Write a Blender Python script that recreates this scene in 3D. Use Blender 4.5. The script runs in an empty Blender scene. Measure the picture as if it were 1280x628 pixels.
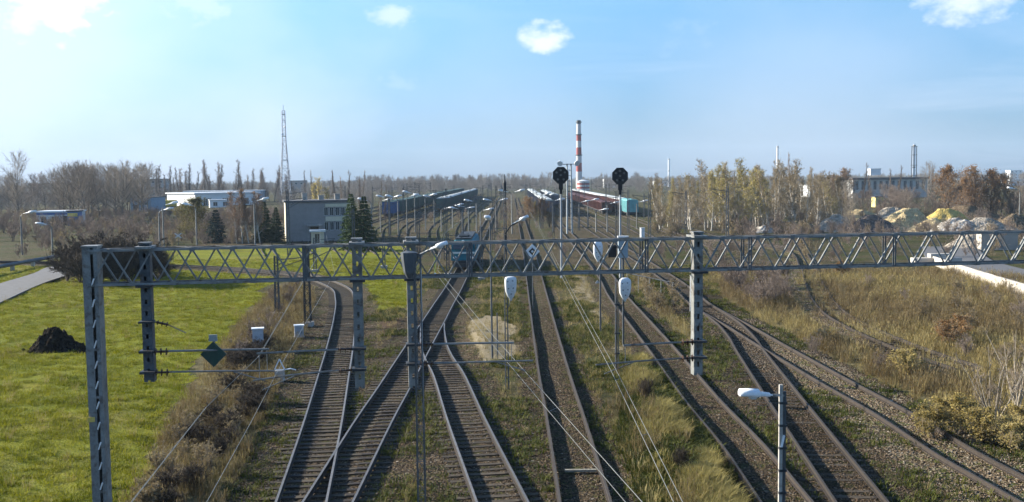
import bpy, math, random
import numpy as np
from mathutils import Vector, Matrix

random.seed(7)
RNG = np.random.default_rng(11)
scene = bpy.context.scene

# ------------------------------------------------------------------ camera
F = 1250.0                      # focal length in pixels of the 1280 px wide photograph
CAM = np.array([0.0, 0.0, 9.8])
PITCH = math.atan(92.0 / F)
ROLL = 0.012
x0 = np.array([1.0, 0, 0])
f0 = np.array([0, math.cos(PITCH), -math.sin(PITCH)])
u0 = np.array([0, math.sin(PITCH), math.cos(PITCH)])
UP = u0 * math.cos(ROLL) + x0 * math.sin(ROLL)
RT = x0 * math.cos(ROLL) - u0 * math.sin(ROLL)
cam = bpy.data.cameras.new("camera")
cam.sensor_width = 36.0
cam.lens = F / 1280.0 * 36.0
cam.clip_start = 0.5
cam.clip_end = 20000
cam_o = bpy.data.objects.new("camera", cam)
scene.collection.objects.link(cam_o)
cam_o.matrix_world = Matrix(((RT[0], UP[0], -f0[0], CAM[0]), (RT[1], UP[1], -f0[1], CAM[1]),
                             (RT[2], UP[2], -f0[2], CAM[2]), (0, 0, 0, 1)))
scene.camera = cam_o

# ------------------------------------------------------------------ sky, sun, exposure
SUN_AZ, SUN_EL = math.radians(-70), math.radians(20)
world = bpy.data.worlds.new("World")
scene.world = world
world.use_nodes = True
wt = world.node_tree
wt.nodes.clear()


def wn(kind, **kw):
    n = wt.nodes.new(kind)
    for k, v in kw.items():
        setattr(n, k, v)
    return n


def wmath(op, a, b=None, clamp=False):
    n = wn("ShaderNodeMath", operation=op)
    n.use_clamp = clamp
    for i, s in enumerate((a, b)):
        if s is None:
            continue
        if isinstance(s, (int, float)):
            n.inputs[i].default_value = s
        else:
            wt.links.new(s, n.inputs[i])
    return n.outputs[0]


def cam_dir(px, py):
    d = f0 * F + RT * (px - 640) - UP * (py - 314)
    return d / np.linalg.norm(d)


sky = wn("ShaderNodeTexSky", sky_type='NISHITA')
sky.sun_disc = False
sky.sun_elevation = SUN_EL
sky.sun_rotation = SUN_AZ
sky.altitude = 0
sky.air_density = 1.1
sky.dust_density = 0.8
sky.ozone_density = 4.0
tc = wn("ShaderNodeTexCoord")
sepd = wn("ShaderNodeSeparateXYZ")
wt.links.new(tc.outputs["Generated"], sepd.inputs[0])
# high thin cloud: noise on a flat layer above the whole landscape
zz = wmath('ADD', wmath('MAXIMUM', sepd.outputs[2], 0.0), 0.09)
comb = wn("ShaderNodeCombineXYZ")
wt.links.new(wmath('DIVIDE', sepd.outputs[0], zz), comb.inputs[0])
wt.links.new(wmath('DIVIDE', sepd.outputs[1], zz), comb.inputs[1])
ns = wn("ShaderNodeTexNoise")
ns.inputs["Scale"].default_value = 0.55
ns.inputs["Detail"].default_value = 7
ns.inputs["Roughness"].default_value = 0.55
ns.inputs["Distortion"].default_value = 0.6
wt.links.new(comb.outputs[0], ns.inputs["Vector"])
mr = wn("ShaderNodeMapRange", interpolation_type='SMOOTHSTEP')
mr.inputs["From Min"].default_value = 0.36
mr.inputs["From Max"].default_value = 0.78
mr.inputs["To Max"].default_value = 0.24
wt.links.new(ns.outputs[0], mr.inputs[0])
thin = mr.outputs[0]
# small fair-weather clouds, each a ragged tuft of cloud in its own direction
n2 = wn("ShaderNodeTexNoise")
n2.inputs["Scale"].default_value = 34
n2.inputs["Detail"].default_value = 9
n2.inputs["Roughness"].default_value = 0.58
flat = wn("ShaderNodeVectorMath", operation='MULTIPLY')
wt.links.new(tc.outputs["Generated"], flat.inputs[0])
flat.inputs[1].default_value = (1, 1, 1.7)
wt.links.new(flat.outputs[0], n2.inputs["Vector"])
rag = wmath('MULTIPLY', wmath('SUBTRACT', n2.outputs[0], 0.5), 2.3)
n3 = wn("ShaderNodeTexNoise")          # wide veils drift in long soft folds
n3.inputs["Scale"].default_value = 5
n3.inputs["Detail"].default_value = 4
wt.links.new(flat.outputs[0], n3.inputs["Vector"])
soft = wmath('MULTIPLY', wmath('SUBTRACT', n3.outputs[0], 0.5), 0.9)
tot = None
for (cx, cy, rad, amt) in ((70, 8, .085, 1.0), (35, 28, .055, .8), (683, 47, .034, .75), (128, 123, .032, .45), (1205, 4, .05, .7), (497, 20, .034, .5),
                           (230, 0, .07, .45), (505, 104, .04, .22), (860, 52, .05, .15), (300, 120, .06, .2), (-120, 90, .62, .52), (620, 160, .28, .2), (1000, 150, .30, .24)):
    c = cam_dir(cx, cy)
    dn = wn("ShaderNodeVectorMath", operation='DISTANCE')
    wt.links.new(flat.outputs[0], dn.inputs[0])
    dn.inputs[1].default_value = (c[0], c[1], c[2] * 1.7)
    m = wn("ShaderNodeMapRange", interpolation_type='SMOOTHSTEP')
    m.inputs["From Min"].default_value = 1.0
    m.inputs["From Max"].default_value = 0.0
    m.inputs["To Max"].default_value = amt
    wt.links.new(wmath('ADD', wmath('DIVIDE', dn.outputs["Value"], rad), rag if rad < .15 else soft), m.inputs[0])
    tot = m.outputs[0] if tot is None else wmath('MAXIMUM', tot, m.outputs[0])
cl = wmath('MAXIMUM', tot, thin)
hs = wn("ShaderNodeMix", data_type='RGBA', blend_type='MULTIPLY')
hs.inputs[0].default_value = 1.0
wt.links.new(sky.outputs[0], hs.inputs[6])
hs.inputs[7].default_value = SKY_TINT = (0.80, 1.20, 1.44, 1)
mixc = wn("ShaderNodeMix", data_type='RGBA')
wt.links.new(cl, mixc.inputs[0])
# the air near the horizon, all the way round, is a deeper blue-grey
hr = wn("ShaderNodeValToRGB")
hr.color_ramp.elements[0].position = 0.0
hr.color_ramp.elements[0].color = (0.38, 0.45, 0.78, 1)
hr.color_ramp.elements[1].position = 0.17
hr.color_ramp.elements[1].color = (1, 1, 1, 1)
wt.links.new(sepd.outputs[2], hr.inputs[0])
hm_ = wn("ShaderNodeMix", data_type='RGBA', blend_type='MULTIPLY')
hm_.inputs[0].default_value = 1.0
wt.links.new(hs.outputs[2], hm_.inputs[6])
wt.links.new(hr.outputs[0], hm_.inputs[7])
wt.links.new(hm_.outputs[2], mixc.inputs[6])
mixc.inputs[7].default_value = (8.2, 8.4, 9.6, 1)
bg = wn("ShaderNodeBackground")
bg.inputs["Strength"].default_value = 0.056
wt.links.new(mixc.outputs[2], bg.inputs[0])
wo = wn("ShaderNodeOutputWorld")
wt.links.new(bg.outputs[0], wo.inputs[0])

sun = bpy.data.lights.new("sun", 'SUN')
sun.energy = 5.0
sun.angle = math.radians(0.5)
sun.color = (1.0, 0.92, 0.78)
sun_o = bpy.data.objects.new("sun", sun)
sun_o.rotation_euler = Vector((math.sin(SUN_AZ) * math.cos(SUN_EL), math.cos(SUN_AZ) * math.cos(SUN_EL),
                               math.sin(SUN_EL))).to_track_quat('Z', 'Y').to_euler()
scene.collection.objects.link(sun_o)
vs = scene.view_settings
vs.view_transform = 'Standard'
vs.look = 'None'
vs.exposure = 1.46
vs.gamma = 1.0
vs.use_curve_mapping = False
scene.render.engine = 'CYCLES'
scene.cycles.max_bounces = 3
scene.cycles.diffuse_bounces = 1
scene.cycles.glossy_bounces = 1
scene.cycles.transparent_max_bounces = 6
scene.cycles.volume_bounces = 0
scene.cycles.use_denoising = True
scene.cycles.use_adaptive_sampling = True
scene.cycles.adaptive_threshold = 0.02

# ------------------------------------------------------------------ measuring helpers


def ray(px, py):
    return f0 * F + RT * (px - 640) - UP * (py - 314)


def G(px, py, z=0.0):           # point of the horizontal plane z seen at a pixel
    d = ray(px, py)
    t = (z - CAM[2]) / d[2]
    return CAM + d * t


def D(px, py, y):               # point at depth y seen at a pixel
    d = ray(px, py)
    return CAM + d * (y / d[1])


def project(p):
    v = np.asarray(p, float) - CAM
    w = v @ f0
    return 640 + F * (v @ RT) / w, 314 - F * (v @ UP) / w


# ------------------------------------------------------------------ numpy value noise
_perm = np.random.default_rng(3).random((256, 256))


def vnoise(x, y):
    xi = np.floor(x).astype(int)
    yi = np.floor(y).astype(int)
    fx = x - xi
    fy = y - yi
    fx = fx * fx * (3 - 2 * fx)
    fy = fy * fy * (3 - 2 * fy)
    a = _perm[xi % 256, yi % 256]
    b = _perm[(xi + 1) % 256, yi % 256]
    c = _perm[xi % 256, (yi + 1) % 256]
    d = _perm[(xi + 1) % 256, (yi + 1) % 256]
    return a * (1 - fx) * (1 - fy) + b * fx * (1 - fy) + c * (1 - fx) * fy + d * fx * fy


def fbm(x, y, o=4):
    s = 0
    a = 0.5
    for i in range(o):
        s = s + a * vnoise(x * 2 ** i + 17.3 * i, y * 2 ** i + 5.1 * i)
        a *= 0.5
    return s


# ------------------------------------------------------------------ object helpers
COL = scene.collection


def tag(o, label=None, cat=None, group=None, kind=None):
    if label:
        o["label"] = label
    if cat:
        o["category"] = cat
    if group:
        o["group"] = group
    if kind:
        o["kind"] = kind
    return o


def empty(name, loc=(0, 0, 0), rz=0.0, parent=None):
    o = bpy.data.objects.new(name, None)
    o.location = tuple(loc)
    o.rotation_euler = (0, 0, rz)
    o.empty_display_size = 0.2
    COL.objects.link(o)
    if parent:
        o.parent = parent
    return o


def mesh_obj(name, me, parent=None, loc=(0, 0, 0)):
    o = bpy.data.objects.new(name, me)
    o.location = tuple(loc)
    COL.objects.link(o)
    if parent:
        o.parent = parent
    return o


def copy_tree(o, parent=None):
    c = o.copy()
    COL.objects.link(c)
    c.parent = parent
    for ch in list(o.children):
        copy_tree(ch, c)
    return c


class MB:
    def __init__(self):
        self.v = []
        self.f = []
        self.m = []
        self.smooth = False

    def add(self, vs, fs, mi=0):
        b = len(self.v)
        self.v.extend([tuple(map(float, p)) for p in vs])
        for q in fs:
            self.f.append(tuple(i + b for i in q))
            self.m.append(mi)
        return self

    def box(self, c, s, rz=0.0, mi=0, R=None):
        hx, hy, hz = s[0] / 2, s[1] / 2, s[2] / 2
        pts = np.array([(-hx, -hy, -hz), (hx, -hy, -hz), (hx, hy, -hz), (-hx, hy, -hz),
                        (-hx, -hy, hz), (hx, -hy, hz), (hx, hy, hz), (-hx, hy, hz)])
        if rz:
            cs, sn = math.cos(rz), math.sin(rz)
            pts = pts @ np.array([[cs, sn, 0], [-sn, cs, 0], [0, 0, 1]])
        if R is not None:
            pts = pts @ np.asarray(R).T
        pts = pts + np.asarray(c, float)
        return self.add(pts, [(0, 3, 2, 1), (4, 5, 6, 7), (0, 1, 5, 4), (1, 2, 6, 5), (2, 3, 7, 6), (3, 0, 4, 7)], mi)

    def bar(self, p0, p1, w, h, mi=0, up=(0, 0, 1)):
        p0 = np.asarray(p0, float)
        p1 = np.asarray(p1, float)
        d = p1 - p0
        L = np.linalg.norm(d)
        d = d / L
        u = np.asarray(up, float)
        if abs(d @ u) > 0.97:
            u = np.array([0, 1.0, 0])
        s = np.cross(d, u)
        s /= np.linalg.norm(s)
        u = np.cross(s, d)
        R = np.stack([d, s, u], axis=1)
        return self.box((p0 + p1) / 2, (L, w, h), R=R, mi=mi)

    def tube(self, pts, rad, n=6, mi=0, cap=True):
        pts = [np.asarray(p, float) for p in pts]
        if isinstance(rad, (int, float)):
            rad = [rad] * len(pts)
        vs = []
        prev = None
        for i, p in enumerate(pts):
            d = pts[min(i + 1, len(pts) - 1)] - pts[max(i - 1, 0)]
            d = d / (np.linalg.norm(d) + 1e-9)
            if prev is None:
                a = np.array([0, 0, 1.0]) if abs(d[2]) < 0.9 else np.array([1.0, 0, 0])
            else:
                a = prev
            s = np.cross(d, a)
            s /= np.linalg.norm(s) + 1e-9
            t = np.cross(s, d)
            prev = t
            for k in range(n):
                an = 2 * math.pi * k / n
                vs.append(p + rad[i] * (math.cos(an) * s + math.sin(an) * t))
        fs = []
        for i in range(len(pts) - 1):
            for k in range(n):
                fs.append((i * n + k, i * n + (k + 1) % n, (i + 1) * n + (k + 1) % n, (i + 1) * n + k))
        if cap:
            fs.append(tuple(range(n))[::-1])
            fs.append(tuple((len(pts) - 1) * n + k for k in range(n)))
        return self.add(vs, fs, mi)

    def lathe(self, prof, n=12, axis=(0, 0, 1), org=(0, 0, 0), mi=0):
        ax = np.asarray(axis, float)
        ax /= np.linalg.norm(ax)
        org = np.asarray(org, float)
        pts = [org + ax * h for (r, h) in prof]
        a = np.array([1.0, 0, 0]) if abs(ax[0]) < 0.9 else np.array([0, 1.0, 0])
        s = np.cross(ax, a)
        s /= np.linalg.norm(s)
        t = np.cross(ax, s)
        vs = []
        for (r, h), p in zip(prof, pts):
            for k in range(n):
                an = 2 * math.pi * k / n
                vs.append(p + max(r, 1e-4) * (math.cos(an) * s + math.sin(an) * t))
        fs = []
        for i in range(len(prof) - 1):
            for k in range(n):
                fs.append((i * n + k, i * n + (k + 1) % n, (i + 1) * n + (k + 1) % n, (i + 1) * n + k))
        fs.append(tuple(range(n))[::-1])
        fs.append(tuple((len(prof) - 1) * n + k for k in range(n)))
        return self.add(vs, fs, mi)

    def sweep(self, prof, path, closed=True, mi=0, z=0.0):     # prof (side, up) along a ground path
        P = np.asarray(path, float)
        T = np.gradient(P, axis=0)
        T[:, 2] = 0
        T /= np.linalg.norm(T, axis=1)[:, None]
        S = np.stack([T[:, 1], -T[:, 0], np.zeros(len(P))], axis=1)
        n = len(prof)
        vs = []
        for p, s in zip(P, S):
            for (a, b) in prof:
                vs.append(p + s * a + np.array([0, 0, b + z]))
        fs = []
        for i in range(len(P) - 1):
            for k in range(n if closed else n - 1):
                fs.append((i * n + k, (i + 1) * n + k, (i + 1) * n + (k + 1) % n, i * n + (k + 1) % n))
        if closed:
            fs.append(tuple(range(n)))
            fs.append(tuple((len(P) - 1) * n + k for k in range(n))[::-1])
        return self.add(vs, fs, mi)

    def mesh(self, name, mats, smooth=False):
        me = bpy.data.meshes.new(name)
        me.from_pydata(self.v, [], self.f)
        if not isinstance(mats, (list, tuple)):
            mats = [mats]
        for mm in mats:
            me.materials.append(mm)
        if len(mats) > 1:
            me.polygons.foreach_set("material_index", self.m)
        if smooth or self.smooth:
            me.polygons.foreach_set("use_smooth", [True] * len(self.f))
        me.update()
        return me

    def build(self, name, mats, parent=None, loc=(0, 0, 0), smooth=False):
        return mesh_obj(name, self.mesh(name, mats, smooth), parent, loc)


def raw_mesh(name, V, Fq, mat):
    V = np.asarray(V, np.float32)
    Fq = np.asarray(Fq, np.int32)
    me = bpy.data.meshes.new(name)
    me.vertices.add(len(V))
    me.vertices.foreach_set("co", V.ravel())
    k = Fq.shape[1]
    me.loops.add(Fq.size)
    me.loops.foreach_set("vertex_index", Fq.ravel())
    me.polygons.add(len(Fq))
    me.polygons.foreach_set("loop_start", np.arange(0, Fq.size, k, dtype=np.int32))
    me.polygons.foreach_set("loop_total", np.full(len(Fq), k, np.int32))
    me.update(calc_edges=True)
    me.validate()
    if mat:
        me.materials.append(mat)
    return me


# ------------------------------------------------------------------ materials


class NT:
    def __init__(self, name):
        self.mat = bpy.data.materials.new(name)
        self.mat.use_nodes = True
        self.t = self.mat.node_tree
        self.t.nodes.clear()
        self.out = self.t.nodes.new("ShaderNodeOutputMaterial")
        self.p = self.t.nodes.new("ShaderNodeBsdfPrincipled")
        self.t.links.new(self.p.outputs[0], self.out.inputs[0])

    def n(self, kind, **kw):
        nd = self.t.nodes.new(kind)
        for k, v in kw.items():
            setattr(nd, k, v)
        return nd

    def link(self, a, b):
        self.t.links.new(a, b)

    def noise(self, vec, scale, detail=4, rough=0.55, dist=0.0):
        nd = self.n("ShaderNodeTexNoise")
        nd.inputs["Scale"].default_value = scale
        nd.inputs["Detail"].default_value = detail
        nd.inputs["Roughness"].default_value = rough
        nd.inputs["Distortion"].default_value = dist
        self.link(vec, nd.inputs["Vector"])
        return nd.outputs[0]

    def ramp(self, fac, stops):
        nd = self.n("ShaderNodeValToRGB")
        el = nd.color_ramp.elements
        while len(el) < len(stops):
            el.new(0.5)
        for e, (p, c) in zip(el, stops):
            e.position = p
            e.color = (*c, 1)
        self.link(fac, nd.inputs[0])
        return nd.outputs[0]

    def math(self, op, a, b=None, clamp=False):
        nd = self.n("ShaderNodeMath", operation=op)
        nd.use_clamp = clamp
        for i, s in enumerate((a, b)):
            if s is None:
                continue
            if isinstance(s, (int, float)):
                nd.inputs[i].default_value = s
            else:
                self.link(s, nd.inputs[i])
        return nd.outputs[0]

    def mix(self, fac, a, b, blend='MIX'):
        nd = self.n("ShaderNodeMix", data_type='RGBA', blend_type=blend)
        for i, s in ((0, fac), (6, a), (7, b)):
            if isinstance(s, (int, float)):
                nd.inputs[i].default_value = s
            elif isinstance(s, tuple):
                nd.inputs[i].default_value = (*s, 1) if len(s) == 3 else s
            else:
                self.link(s, nd.inputs[i])
        return nd.outputs[2]

    def step(self, v, lo, hi):
        nd = self.n("ShaderNodeMapRange", interpolation_type='SMOOTHSTEP')
        nd.inputs["From Min"].default_value = lo
        nd.inputs["From Max"].default_value = hi
        self.link(v, nd.inputs[0])
        return nd.outputs[0]

    def bump(self, h, strength=0.4, dist=0.02):
        nd = self.n("ShaderNodeBump")
        nd.inputs["Strength"].default_value = strength
        nd.inputs["Distance"].default_value = dist
        self.link(h, nd.inputs["Height"])
        self.link(nd.outputs[0], self.p.inputs["Normal"])


MATS = {}


def mat(name, col, rough=0.7, var=0.25, scale=6.0, dirt=None, dirt_amt=0.5, metal=0.0, bump=0.15, rnd=0.15, spec=0.3):
    """weathered paint, metal, stone, bark: base colour broken by two noises, patches of dirt or rust, per-object variation"""
    if name in MATS:
        return MATS[name]
    t = NT(name)
    tcn = t.n("ShaderNodeTexCoord")
    ob = tcn.outputs["Object"]
    a = t.noise(ob, scale, 5)
    b = t.noise(ob, scale * 5.3, 3)
    v = t.math('ADD', t.math('MULTIPLY', a, 0.65), t.math('MULTIPLY', b, 0.35))
    lo = tuple(c * (1 - var) for c in col)
    hi = tuple(min(1, c * (1 + var)) for c in col)
    c = t.ramp(v, [(0.3, lo), (0.7, hi)])
    if dirt:
        m = t.step(t.noise(ob, scale * 1.7, 6, 0.65), 0.5, 0.68)
        c = t.mix(t.math('MULTIPLY', m, dirt_amt), c, dirt)
    if rnd:
        oi = t.n("ShaderNodeObjectInfo")
        r = t.math('ADD', t.math('MULTIPLY', oi.outputs["Random"], 2 * rnd), 1 - rnd)
        rgb = t.n("ShaderNodeCombineColor")
        for i in range(3):
            t.link(r, rgb.inputs[i])
        c = t.mix(1.0, c, rgb.outputs[0], 'MULTIPLY')
    t.link(c, t.p.inputs["Base Color"])
    t.p.inputs["Roughness"].default_value = rough
    t.p.inputs["Metallic"].default_value = metal
    t.p.inputs["Specular IOR Level"].default_value = spec
    if bump:
        t.bump(b, bump, 0.01)
    MATS[name] = t.mat
    return t.mat


def leaf_mat(name, c0, c1, c2, trans=0.25):
    """foliage and dry stems: colour runs through three hues by position and by individual"""
    if name in MATS:
        return MATS[name]
    t = NT(name)
    geo = t.n("ShaderNodeNewGeometry")
    oi = t.n("ShaderNodeObjectInfo")
    a = t.noise(geo.outputs["Position"], 0.35, 3)
    v = t.math('ADD', t.math('MULTIPLY', a, 0.75), t.math('MULTIPLY', oi.outputs["Random"], 0.45))
    v = t.math('ADD', v, t.math('MULTIPLY', geo.outputs["Random Per Island"], 0.2))
    c = t.ramp(v, [(0.3, c0), (0.62, c1), (0.95, c2)])
    t.link(c, t.p.inputs["Base Color"])
    t.p.inputs["Roughness"].default_value = 0.75
    t.p.inputs["Specular IOR Level"].default_value = 0.15
    tr = t.n("ShaderNodeBsdfTranslucent")
    t.link(c, tr.inputs[0])
    ms = t.n("ShaderNodeMixShader")
    ms.inputs[0].default_value = trans
    t.link(t.p.outputs[0], ms.inputs[1])
    t.link(tr.outputs[0], ms.inputs[2])
    t.link(ms.outputs[0], t.out.inputs[0])
    MATS[name] = t.mat
    return t.mat


M_STEEL = mat("galvanised_steel", (0.20, 0.205, 0.20), 0.55, 0.35, 3.0, (0.09, 0.062, 0.045), 0.75, 0.15)
M_STEELD = mat("weathered_steel", (0.085, 0.095, 0.105), 0.55, 0.35, 4.0, (0.085, 0.06, 0.045), 0.6, 0.2)
M_DARK = mat("dark_metal", (0.035, 0.037, 0.04), 0.55, 0.3, 6.0)
M_RUST = mat("rail_rust", (0.032, 0.024, 0.019), 0.75, 0.35, 5.0, (0.018, 0.014, 0.012), 0.6)
M_RAILTOP = mat("rail_head_worn", (0.21, 0.19, 0.17), 0.46, 0.2, 3.0, (0.12, 0.085, 0.06), 0.6, 0.5, bump=0.05)
M_RAILTOP_OLD = mat("rail_head_rusty", (0.062, 0.053, 0.045), 0.7, 0.25, 3.0, (0.07, 0.045, 0.03), 0.7, 0.2, bump=0.05)
M_SLEEP = mat("sleeper_wood", (0.052, 0.040, 0.027), 0.9, 0.4, 3.0, (0.05, 0.042, 0.032), 0.6, rnd=0.35, bump=0.5)
M_WHITE = mat("white_lamp_housing", (0.72, 0.74, 0.76), 0.45, 0.1, 4.0, (0.35, 0.34, 0.32), 0.35)
M_CONC = mat("concrete", (0.36, 0.34, 0.31), 0.9, 0.2, 3.0, (0.22, 0.20, 0.17), 0.6)
M_CERAM = mat("brown_insulator", (0.06, 0.035, 0.025), 0.25, 0.2, 5.0, spec=0.6)
M_WIRE = mat("copper_wire_weathered", (0.22, 0.22, 0.20), 0.45, 0.15, 2.0, metal=0.5, bump=0)
M_GLASS = mat("window_glass", (0.03, 0.04, 0.05), 0.12, 0.2, 2.0, spec=0.7, bump=0)
M_YELLOW = mat("yellow_plate", (0.65, 0.48, 0.12), 0.6, 0.15, 4.0)

# ------------------------------------------------------------------ where the tracks run


def spline(pts, step=0.7):
    P = np.array(pts, float)
    P = np.vstack([2 * P[0] - P[1], P, 2 * P[-1] - P[-2]])
    out = []
    for i in range(1, len(P) - 2):
        n = 24
        for k in range(n):
            t = k / n
            a, b, c, d = P[i - 1], P[i], P[i + 1], P[i + 2]
            out.append(0.5 * ((2 * b) + (c - a) * t + (2 * a - 5 * b + 4 * c - d) * t * t + (3 * b - a - 3 * c + d) * t ** 3))
    out.append(P[-2])
    Q = np.array(out)
    # ease out kinks, then resample: short steps near, long steps far
    for _ in range(6):
        Q[1:-1] = 0.25 * Q[:-2] + 0.5 * Q[1:-1] + 0.25 * Q[2:]
    seg = np.linalg.norm(np.diff(Q, axis=0), axis=1)
    s = np.concatenate([[0], np.cumsum(seg)])
    tt = [0.0]
    while tt[-1] < s[-1]:
        y = np.interp(tt[-1], s, Q[:, 1])
        tt.append(tt[-1] + max(step, (y - 90) * 0.05))
    tt[-1] = s[-1]
    return np.stack([np.interp(tt, s, Q[:, k]) for k in range(3)], axis=1)


def px_path(pix, near=None, far=()):
    pts = [G(x, y, 0.1) * np.array([1, 1, 0]) for x, y in pix]
    if near is not None:
        d = pts[0] - pts[1]
        pts.insert(0, pts[0] + d * ((pts[0][1] - near) / max(1e-3, -d[1])))
    for f in far:
        pts.append(np.array([f[0], f[1], 0.0]))
    return spline(pts)


T1 = px_path([(377, 628), (391, 577), (404.5, 525), (415.5, 477), (425.5, 432), (431, 397), (431, 374), (422, 359)], 14,
             [(-21, 101), (-27, 107), (-37, 114), (-60, 123), (-95, 130)])
TD = px_path([(411, 628), (467, 528), (492, 487), (523, 434), (541.8, 403), (554, 382), (570, 355)], 14,
             [(-5.2, 130), (-5.2, 220), (-5.2, 480)])
T2 = px_path([(627, 628), (583.5, 528), (561.5, 471), (548, 447), (541.8, 428), (542, 403), (554, 382)], 14)
T3 = px_path([(731.5, 628), (708.3, 528), (686.8, 440), (666.6, 342)], 14, [(2.2, 150), (2.2, 480)])
T4 = px_path([(982, 628), (928, 557), (882, 506), (847, 462), (826, 435), (791, 393), (772, 370)], 14,
             [(9.3, 110), (9.5, 200), (9.5, 480)])
T5 = px_path([(1076, 628), (1021, 554), (975, 491), (938.5, 440), (927, 422), (911, 405), (890, 390), (872, 378)], 14,
             [(14.8, 100), (14.6, 200), (14.6, 480)])
T6 = px_path([(1280, 614), (1194, 567), (1118, 519), (1047, 480), (1000, 453), (960, 430), (930, 412), (905, 398), (890, 390)], 20)
T7 = px_path([(1215, 462), (1165, 446), (1110, 425), (1072, 408), (1042, 390), (1024, 368), (1016, 350), (1010, 335)], None,
             [(36, 130), (30, 150)])
TRACKS = [T1, TD, T2, T3, T4, T5, T6, T7]
COARSE = [np.vstack([q[:-1:4], q[-1:]]) for q in TRACKS]      # enough for measuring how far a spot is from a track
YARD_X = [-47, -42, -37, -32, -27, -22, -16, -10.5, 18.5, 23, 28, 33]
YARD = [np.array([[x + max(0, 230 - y) ** 2 / 9000 * (-2.0 if x > 0 else min(14, -x * .38)) , y, 0.0]
                  for y in [130 + 6 * k for k in range(20)] + [270, 320, 400, 520]], float) for x in YARD_X]


def dist_path(x, y, path):
    d = np.full(x.shape, 1e9)
    A, B = path[:-1, :2], path[1:, :2]
    lo = path[:, :2].min(0) - 12
    hi = path[:, :2].max(0) + 12
    sel = (x > lo[0]) & (x < hi[0]) & (y > lo[1]) & (y < hi[1])
    xs, ys = x[sel], y[sel]
    dd = np.full(xs.shape, 1e9)
    for a, b in zip(A, B):
        ab = b - a
        L = ab @ ab + 1e-12
        t = np.clip(((xs - a[0]) * ab[0] + (ys - a[1]) * ab[1]) / L, 0, 1)
        dd = np.minimum(dd, np.hypot(xs - a[0] - t * ab[0], ys - a[1] - t * ab[1]))
    d[sel] = dd
    return d


def poly(pix, z=0.0):
    return np.array([G(x, y, z)[:2] for x, y in pix])


def inside(x, y, P):
    r = np.zeros(x.shape, bool)
    j = len(P) - 1
    for i in range(len(P)):
        xi, yi = P[i]
        xj, yj = P[j]
        c = ((yi > y) != (yj > y)) & (x < (xj - xi) * (y - yi) / (yj - yi + 1e-12) + xi)
        r ^= c
        j = i
    return r


LAWN = poly([(-420, 900), (120, 700), (152, 640), (185, 570), (225, 505), (258, 450), (296, 405), (334, 362), (346, 353), (455, 350), (468, 388),
             (514, 384), (522, 345), (514, 307), (200, 311), (185, 318), (60, 353), (-60, 402), (-200, 470)])
VERGE = poly([(-60, 344), (0, 329), (75, 318), (66, 335), (0, 356), (-60, 374)])
PATHS = poly([(718, 346), (742, 346), (772, 385), (806, 425), (838, 470), (822, 480), (785, 425), (735, 385)])
SANDB = poly([(572, 412), (600, 392), (640, 398), (652, 430), (630, 452), (585, 454), (568, 432)])
DRY1 = poly([(805, 440), (845, 490), (900, 560), (935, 660), (800, 660), (772, 580), (785, 470)])
DRY2 = poly([(790, 352), (838, 345), (868, 395), (880, 460), (850, 442), (812, 405)])
DRY3 = poly([(893, 372), (930, 392), (1010, 438), (1060, 462), (1140, 506), (1290, 586), (1500, 700), (1700, 560), (1500, 370), (1180, 338), (890, 338)])
DRY4 = poly([(146, 700), (152, 640), (185, 570), (225, 505), (262, 450), (300, 405), (340, 362), (390, 350), (398, 400), (375, 440), (340, 500), (312, 560), (290, 640), (270, 700)])
GRAV = poly([(282, 660), (330, 520), (362, 450), (385, 405), (402, 372), (418, 372), (410, 430), (380, 540), (350, 660)])
REDD = poly([(525, 420), (500, 440), (470, 470), (440, 500), (442, 420), (445, 380), (470, 390), (525, 400)])


def zone(x, y):
    """ground cover at ground points: lawn, dry, ballast, sand, pale ballast, dark ballast"""
    j = (fbm(x * 0.35, y * 0.35) - 0.47) * 3.2
    k = (fbm(x * 0.35 + 50, y * 0.35 + 90) - 0.47) * 3.2
    xj, yj = x + j, y + k * 1.5
    lawn = inside(xj, yj, LAWN) * 1.0
    lawn = np.maximum(lawn, inside(xj, yj, VERGE) * 0.85)
    dry = np.maximum.reduce([inside(xj, yj, p) * w for p, w in ((DRY1, .9), (DRY2, .8), (DRY3, .95), (DRY4, .75))])
    sand = np.maximum(inside(xj, yj, PATHS) * 0.55, inside(xj, yj, SANDB) * 1.0)
    bal = np.zeros(x.shape)
    pale = np.zeros(x.shape)
    for i, t in enumerate(COARSE):
        d = dist_path(x, y, t)
        w = (1.9, 1.9, 1.8, 1.5, 1.6, 2.1, 2.0, -0.4)[i]
        b = np.clip((w + 1.0 - d) / 1.0, 0, 1) * (1, 1, 1, .72, .8, 1, .95, .5)[i]
        bal = np.maximum(bal, b)
        if i == 6:
            pale = np.clip((2.6 - d) / 1.2, 0, 1)
        if i == 7:
            pale = np.maximum(pale, 0.9 * np.clip((1.0 - np.abs(d - 1.0)) / 0.5, 0, 1))
    bal = np.maximum(bal, 0.78 * inside(xj * .6 + x * .4, yj * .6 + y * .4, GRAV))
    far = (y > 112) & (x > -60 + 0 * y) & (x < 62)
    stripes = np.clip((fbm(x * 0.22 + 7, y * 0.012) - 0.36) * 5, 0, 1)
    bal = np.where(far & (y < 640) & (x > -50) & (x < 40) & (lawn < .5), np.maximum(bal, stripes * 0.9), bal)
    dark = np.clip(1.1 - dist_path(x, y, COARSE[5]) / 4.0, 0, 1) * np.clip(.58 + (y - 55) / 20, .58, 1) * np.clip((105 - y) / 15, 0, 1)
    red = inside(xj, yj, REDD) * 1.0
    lawn = lawn * (1 - bal)
    dry = dry * (1 - bal)
    return lawn, dry, bal, sand, pale, dark, red


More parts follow.
